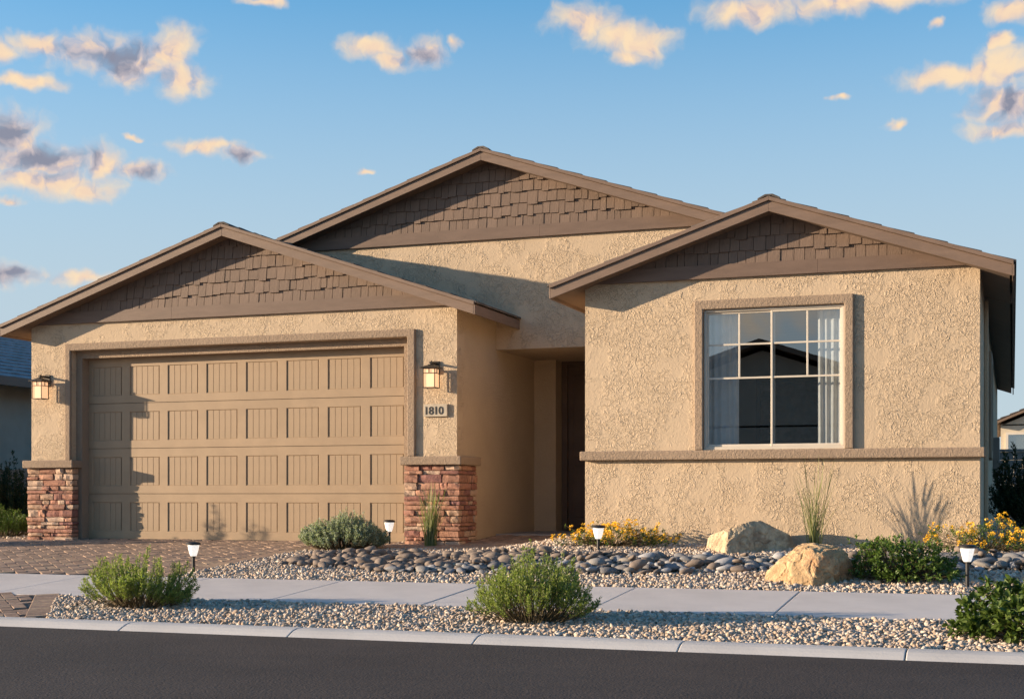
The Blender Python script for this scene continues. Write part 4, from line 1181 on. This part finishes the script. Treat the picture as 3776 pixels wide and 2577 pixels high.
def spray_shrub(name, x, y, rx, ry, h, label, mt, nst, nl, ll, lw, seed, upright=1.0, flowers=0, group=None, lean=0.0, core=0.25, lumps=0.35, cat='shrub', stem_r=0.003):
    """shrub of many fine stems set with small leaves, its outline broken into lobes"""
    rs = np.random.RandomState(seed); z = ground_z(x, y)
    t = thing(name, (x, y, z), label, cat, group)
    curves = []; LP, LD, LL = [], [], []; tips = []
    for i in range(nst):
        a = rs.uniform(0, 2 * np.pi); rr = math.sqrt(rs.uniform(0, 1))
        lob = 1 + lumps * mnoise.noise(Vector((math.cos(a) * 1.6 + seed, math.sin(a) * 1.6, rr * 2.2))) * 1.6 + rs.uniform(-0.14, 0.10)
        hh = h * math.sqrt(max(0.04, 1 - (rr * 0.94) ** 2)) * lob
        end = np.array([x + rr * rx * math.cos(a) * (0.9 + 0.2 * lob * 0.5) + lean * hh, y + rr * ry * math.sin(a), z + max(0.05, hh)])
        st = np.array([x + rr * rx * core * math.cos(a) * 1.6, y + rr * ry * core * math.sin(a) * 1.6, z - 0.01])
        ctl = st + (end - st) * 0.5 + np.array([math.cos(a) * rx * rr * 0.22, math.sin(a) * ry * rr * 0.22, -0.10 * h * (1 - upright)])
        k = 6; tt = np.linspace(0, 1, k)[:, None]
        c = (1 - tt) ** 2 * st + 2 * tt * (1 - tt) * ctl + tt ** 2 * end
        c[1:] += rs.normal(size=(k - 1, 3)) * 0.006
        curves.append(c)
        u = rs.uniform(0.28, 1.0, nl) ** 0.75; idx = np.clip((u * (k - 1)).astype(int), 0, k - 2); fr = (u * (k - 1) - idx)[:, None]
        p = c[idx] * (1 - fr) + c[idx + 1] * fr; tg = unit(c[idx + 1] - c[idx])
        sd = rs.normal(size=(nl, 3)); d = unit(tg * rs.uniform(0.5, 1.3, (nl, 1)) * upright + unit(sd) * 0.9 + np.array([0, 0, 0.25]))
        LP.append(p + unit(sd) * rs.uniform(0, 0.012, (nl, 1))); LD.append(d); LL.append(ll * rs.uniform(0.6, 1.25, nl)); tips.append(c[-1])
    P, D, L = np.concatenate(LP), np.concatenate(LD), np.concatenate(LL)
    V, F = stems_mesh(curves, stem_r); np_part('stems', V, F, MT['stem'], t)
    V, F = leaf_mesh(P, D, L, L * lw, seed + 1); np_part('foliage', V, F, mt, t)
    if flowers:
        pick = rs.choice(len(P), flowers); FP = P[pick] + rs.normal(size=(flowers, 3)) * 0.01
        V, F = leaf_mesh(np.repeat(FP, 3, 0), rs.normal(size=(flowers * 3, 3)) + np.array([0, 0, .6]), np.full(flowers * 3, 0.011), np.full(flowers * 3, 0.010), seed + 2); np_part('flowers', V, F, MT['flower_w'], t)
    return t, P, D

spray_shrub('rosemary_shrub', 5.07, -6.17, 0.55, 0.40, 0.385, 'green rosemary-like shrub in the verge, nearest the driveway apron', MT['rosemary'], 300, 70, 0.023, 0.34, 5, 1.1, 90, 'rosemary shrubs in the verge', lumps=0.55)
spray_shrub('rosemary_shrub', 8.72, -6.32, 0.53, 0.42, 0.43, 'green rosemary-like shrub in the middle of the verge, flecked with pale flowers', MT['rosemary'], 310, 70, 0.023, 0.34, 17, 1.15, 170, 'rosemary shrubs in the verge', lumps=0.40)
spray_shrub('sage_shrub', 4.46, -1.02, 0.60, 0.42, 0.40, 'rounded grey-green sage shrub beside the driveway and cobbles', MT['sage'], 520, 46, 0.024, 0.55, 23, 0.7, 0, lumps=0.22, core=0.3)
spray_shrub('green_shrub', -1.55, 0.12, 0.62, 0.42, 0.36, 'low green shrub at the foot of the left stone pillar', MT['small'], 260, 46, 0.026, 0.5, 31, 1.0, 60, lumps=0.4)
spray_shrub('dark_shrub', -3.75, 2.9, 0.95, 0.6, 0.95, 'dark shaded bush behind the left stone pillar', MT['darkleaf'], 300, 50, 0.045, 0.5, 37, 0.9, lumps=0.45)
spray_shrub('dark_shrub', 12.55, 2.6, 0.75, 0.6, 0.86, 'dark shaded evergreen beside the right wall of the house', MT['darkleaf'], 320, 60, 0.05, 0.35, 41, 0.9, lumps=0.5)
spray_shrub('desert_shrub', -1.85, -1.40, 0.55, 0.45, 0.90, 'loose feathery shrub on the left edge of the driveway', MT['small'], 110, 55, 0.05, 0.3, 43, 1.2, lumps=0.6)

def leafy_mound(name, x, y, rx, ry, h, label, mt, n, ll, lw, seed, shape, lumps=0.25, flowers=None, cat='shrub', group=None, fold=0.18, inner=0.55, spikes=0):
    """mounded shrub: leaves in rosettes through the outer volume, on a branching frame"""
    rs = np.random.RandomState(seed); z = ground_z(x, y)
    t = thing(name, (x, y, z), label, cat, group)
    curves, P, D, L, fl = [], [], [], [], []
    nros = n // 9
    for i in range(nros):
        a = rs.uniform(0, 2 * np.pi); cz = rs.uniform(0.0, 1.0); sr = math.sqrt(max(0.0, 1 - cz * cz))
        q = Vector((sr * math.cos(a) * 1.8 + seed, sr * math.sin(a) * 1.8, cz * 1.8))
        rad = (1 + lumps * mnoise.noise(q) * 1.5 + 0.5 * lumps * mnoise.noise(q * 3)) * (inner + (1 - inner) * rs.uniform(0, 1) ** 0.35)
        if spikes and rs.rand() < spikes: rad *= rs.uniform(1.08, 1.3)
        e = np.array([x + rx * sr * math.cos(a) * rad, y + ry * sr * math.sin(a) * rad, z + 0.02 + h * cz * rad])
        out = unit(np.array([sr * math.cos(a) / rx, sr * math.sin(a) / ry, cz / h + 0.6]))
        if i % 2 == 0:
            s0 = np.array([x + rs.uniform(-.1, .1) * rx, y + rs.uniform(-.1, .1) * ry, z - 0.01]); m = (s0 + e) / 2 + np.array([0, 0, -0.05 * h]) + rs.normal(size=3) * 0.02
            curves.append(np.stack([s0, m, e]))
        k = 9; sd = unit(rs.normal(size=(k, 3))); d = unit(out * 0.75 + sd)
        P.append(e - out * rs.uniform(0, 0.05, (k, 1)) + sd * 0.006); D.append(d); L.append(ll * rs.uniform(0.55, 1.2, k))
        if flowers and cz > 0.15 and rs.rand() < flowers: fl.append((e + out * 0.022, out))
    P, D, L = np.concatenate(P), np.concatenate(D), np.concatenate(L)
    V, F = stems_mesh(curves, 0.0035); np_part('stems', V, F, MT['stem'], t)
    V, F = leaf_mesh(P, D, L, L * lw, seed + 1, fold=fold, droop=0.12, shape=shape); np_part('foliage', V, F, mt, t)
    if flowers:
        FP, FD, FL = [], [], []
        for e, o in fl:
            k = 16; sd = unit(rs.normal(size=(k, 3)) + o * 0.9); rr_ = rs.uniform(0.014, 0.022)
            FP.append(e + sd * rr_); FD.append(unit(sd + rs.normal(size=(k, 3)) * 0.7)); FL.append(np.full(k, rr_ * 0.95))
        FP, FD, FL = np.concatenate(FP), np.concatenate(FD), np.concatenate(FL)
        V, F = leaf_mesh(FP, FD, FL, FL * 1.0, seed + 3, fold=0.1); np_part('flowers', V, F, MT['flower'], t)
    return t
leafy_mound('broadleaf_shrub', 12.42, -6.30, 0.66, 0.50, 0.40, 'dense dark-green broad-leaved shrub at the right corner of the verge', MT['broad'], 5200, 0.052, 0.62, 51, 'leaf', 0.16)
leafy_mound('small_leaf_shrub', 11.22, -3.30, 0.52, 0.40, 0.36, 'small-leaved green shrub between the ochre boulder and a path light', MT['small'], 6000, 0.032, 0.6, 57, 'leaf', 0.30, spikes=0.06)
leafy_mound('lantana', 8.02, -1.50, 0.60, 0.24, 0.20, 'yellow-flowered lantana at the corner of the entry wall', MT['small'], 2600, 0.026, 0.5, 61, 'quad', 0.5, flowers=0.55, cat='flowers', group='yellow lantanas', spikes=0.15)
leafy_mound('lantana', 12.0, -1.52, 0.68, 0.30, 0.24, 'yellow-flowered lantana at the right corner of the house', MT['small'], 3200, 0.026, 0.5, 67, 'quad', 0.45, flowers=0.42, cat='flowers', group='yellow lantanas', spikes=0.15)

def grass_clump(x, y, h, spread, label, n, seed, wid=0.006):
    rs = np.random.RandomState(seed); z = ground_z(x, y)
    t = thing('ornamental_grass', (x, y, z), label, 'grass', 'ornamental grasses')
    for nm, cnt in (('blades', n), ('seed_stalks', n // 6)):
        V, F = [], []; o = 0
        for i in range(cnt):
            a = rs.uniform(0, 2 * np.pi); r = spread * rs.uniform(0.15, 1.0) ** 0.8; hh = h * rs.uniform(0.45, 0.85) if nm == 'blades' else h * rs.uniform(0.8, 1.05)
            if nm == 'seed_stalks': r *= 0.75
            b = np.array([x + rs.normal() * 0.028, y + rs.normal() * 0.022, z - 0.01])
            e = np.array([b[0] + r * math.cos(a), b[1] + r * math.sin(a) * 0.5, z + hh])
            c = (b + e) / 2 + np.array([-r * math.cos(a) * 0.28, -r * math.sin(a) * 0.14, 0.04])
            k = 6; tt = np.linspace(0, 1, k)[:, None]; p = (1 - tt) ** 2 * b + 2 * tt * (1 - tt) * c + tt ** 2 * e
            an = rs.uniform(0, np.pi); s = np.array([math.cos(an), math.sin(an), 0])
            for j in range(k):
                w = wid * (1 - (j / (k - 1)) ** 1.5) + 0.0006 if nm == 'blades' else (0.0016 if j < k - 2 else 0.006)
                if nm == 'seed_stalks' and j == k - 1: w = 0.001
                V += [p[j] - s * w, p[j] + s * w]
            for j in range(k - 1): F.append((o + 2 * j, o + 2 * j + 1, o + 2 * j + 3, o + 2 * j + 2))
            o += 2 * k
        np_part(nm, np.array(V), np.array(F), MT['grass'], t)
grass_clump(5.41, -0.52, 0.78, 0.22, 'tufted ornamental grass in front of the right stone pillar', 120, 71, 0.0055)
grass_clump(10.23, -1.56, 0.95, 0.28, 'tall ornamental grass against the wall below the window', 64, 73, 0.0042)

# ------------------------------------------------------------------ neighbours
def simple_house(name, label, x0, x1, y0, y1, zg, ze, wall, tile, ridge='y', over=0.45, slope=1 / 3.0, cat='house', lip=0.05):
    t = thing(name, ((x0 + x1) / 2, (y0 + y1) / 2, zg), label, cat)
    part('wall', MB().box(x0, x1, y0, y1, zg - 0.3, ze + 0.05), wall, t)
    if ridge == 'y': a0, a1, c = x0 - over, x1 + over, (x0 + x1) / 2
    else: a0, a1, c = y0 - over, y1 + over, (y0 + y1) / 2
    za = ze + slope * (c - a0); b0, b1 = ((y0 - over, y1 + over) if ridge == 'y' else (x0 - over, x1 + over))
    def prism(pts, q0, q1):
        if ridge == 'y': return MB().xz(pts, q0, q1)
        return MB().yz(pts, q0, q1)
    part('gable_end', prism([(a0 + over, ze), (a1 - over, ze), (c, za - slope * over)], b0 + over, b0 + over + 0.15), wall, t)
    part('gable_end', prism([(a0 + over, ze), (a1 - over, ze), (c, za - slope * over)], b1 - over - 0.15, b1 - over), wall, t)
    part('roof', prism([(a0, ze - 0.02), (c, za - 0.02), (a1, ze - 0.02), (a1, ze + 0.1), (c, za + 0.1), (a0, ze + 0.1)], b0, b1), MT['soffit'], t)
    n = int((c - a0) / 0.34)
    for sg in (-1, 1):
        m = MB()
        for k in range(n + 1):
            d0, d1 = k * 0.34, min((k + 1) * 0.34 + 0.02, c - a0)
            if d1 <= d0: continue
            p, q = (c + sg * (c - a0 - d0), c + sg * (c - a0 - d1)); zz0, zz1 = ze + 0.1 + slope * d0, ze + 0.1 + slope * d1
            m.add(prism([(p, zz0 + 0.003), (q, zz1 + 0.003), (q, zz1 + 0.012), (p, zz0 + lip)], b0 - 0.02, b1 + 0.02).v, prism([(p, 0), (q, 0), (q, 1), (p, 1)], b0, b1).f)
        part('roof_tiles', m, tile, t)
    return t
nl = simple_house('neighbour_house', 'shaded neighbouring house with a dark slate-tiled roof at the left edge', -17.5, -6.1, -0.4, 15.0, -0.05, 2.72, MT['n_wall'], MT['tile_blue'], 'y', 0.5, lip=0.055)
part('gutter', MB().box(-5.60, -5.50, -0.9, 15.5, 2.68, 2.84), MT['fascia'], nl)
gw = thing('garden_wall', (-3.4, 4.2, 0), 'low tan block wall between the two houses at the left', 'wall')
for k in range(8):
    for r in range(6): part('block', MB().box(-6.08 + k * 0.66 + (0.33 if r % 2 else 0) - 0.0, -6.08 + (k + 1) * 0.66 + (0.33 if r % 2 else 0) - 0.008, 4.1, 4.25, -0.05 + r * 0.19, -0.05 + (r + 1) * 0.19 - 0.006), MT['block_tan'], gw, 0.004)
nr = simple_house('rear_house', 'cream house with a grey gabled roof behind the block wall at the right', 11.75, 22.5, 40.0, 52.0, -0.1, 3.30, MT['n_wall2'], MT['tile'], 'y', 0.35, 0.42)
nw = part('window', MB().box(12.02, 13.4, 39.93, 39.99, 2.15, 2.95), MT['glass'], nr)
f = MB()
for a, b, c, d in ((11.93, 12.02, 2.06, 3.04), (13.4, 13.5, 2.06, 3.04), (12.02, 13.4, 2.95, 3.04), (12.02, 13.4, 2.06, 2.15), (12.68, 12.74, 2.15, 2.95)): f.box(a, b, 39.90, 39.995, c, d)
part('window_frame', f, MT['vinyl'], nw)
bw = thing('block_wall', (14.0, 20.0, 0), 'grey block boundary wall behind the house at the right', 'wall')
for k in range(26):
    for r in range(9): part('block', MB().box(11.4 + k * 0.405 + (0.2 if r % 2 else 0), 11.4 + (k + 1) * 0.405 + (0.2 if r % 2 else 0) - 0.01, 19.9, 20.05, -0.1 + r * 0.2, -0.1 + (r + 1) * 0.2 - 0.008), MT['block'], bw)
part('wall_cap', MB().box(11.3, 22.3, 19.86, 20.09, 1.70, 1.76), MT['block'], bw)
oh = simple_house('opposite_house', 'house across the street mirrored as a dark gable in the front window', -0.6, 12.0, -40.0, -24.4, -0.9, 2.5, MT['n_wall'], MT['tile'], 'y', 0.5, 0.335, lip=0.02)
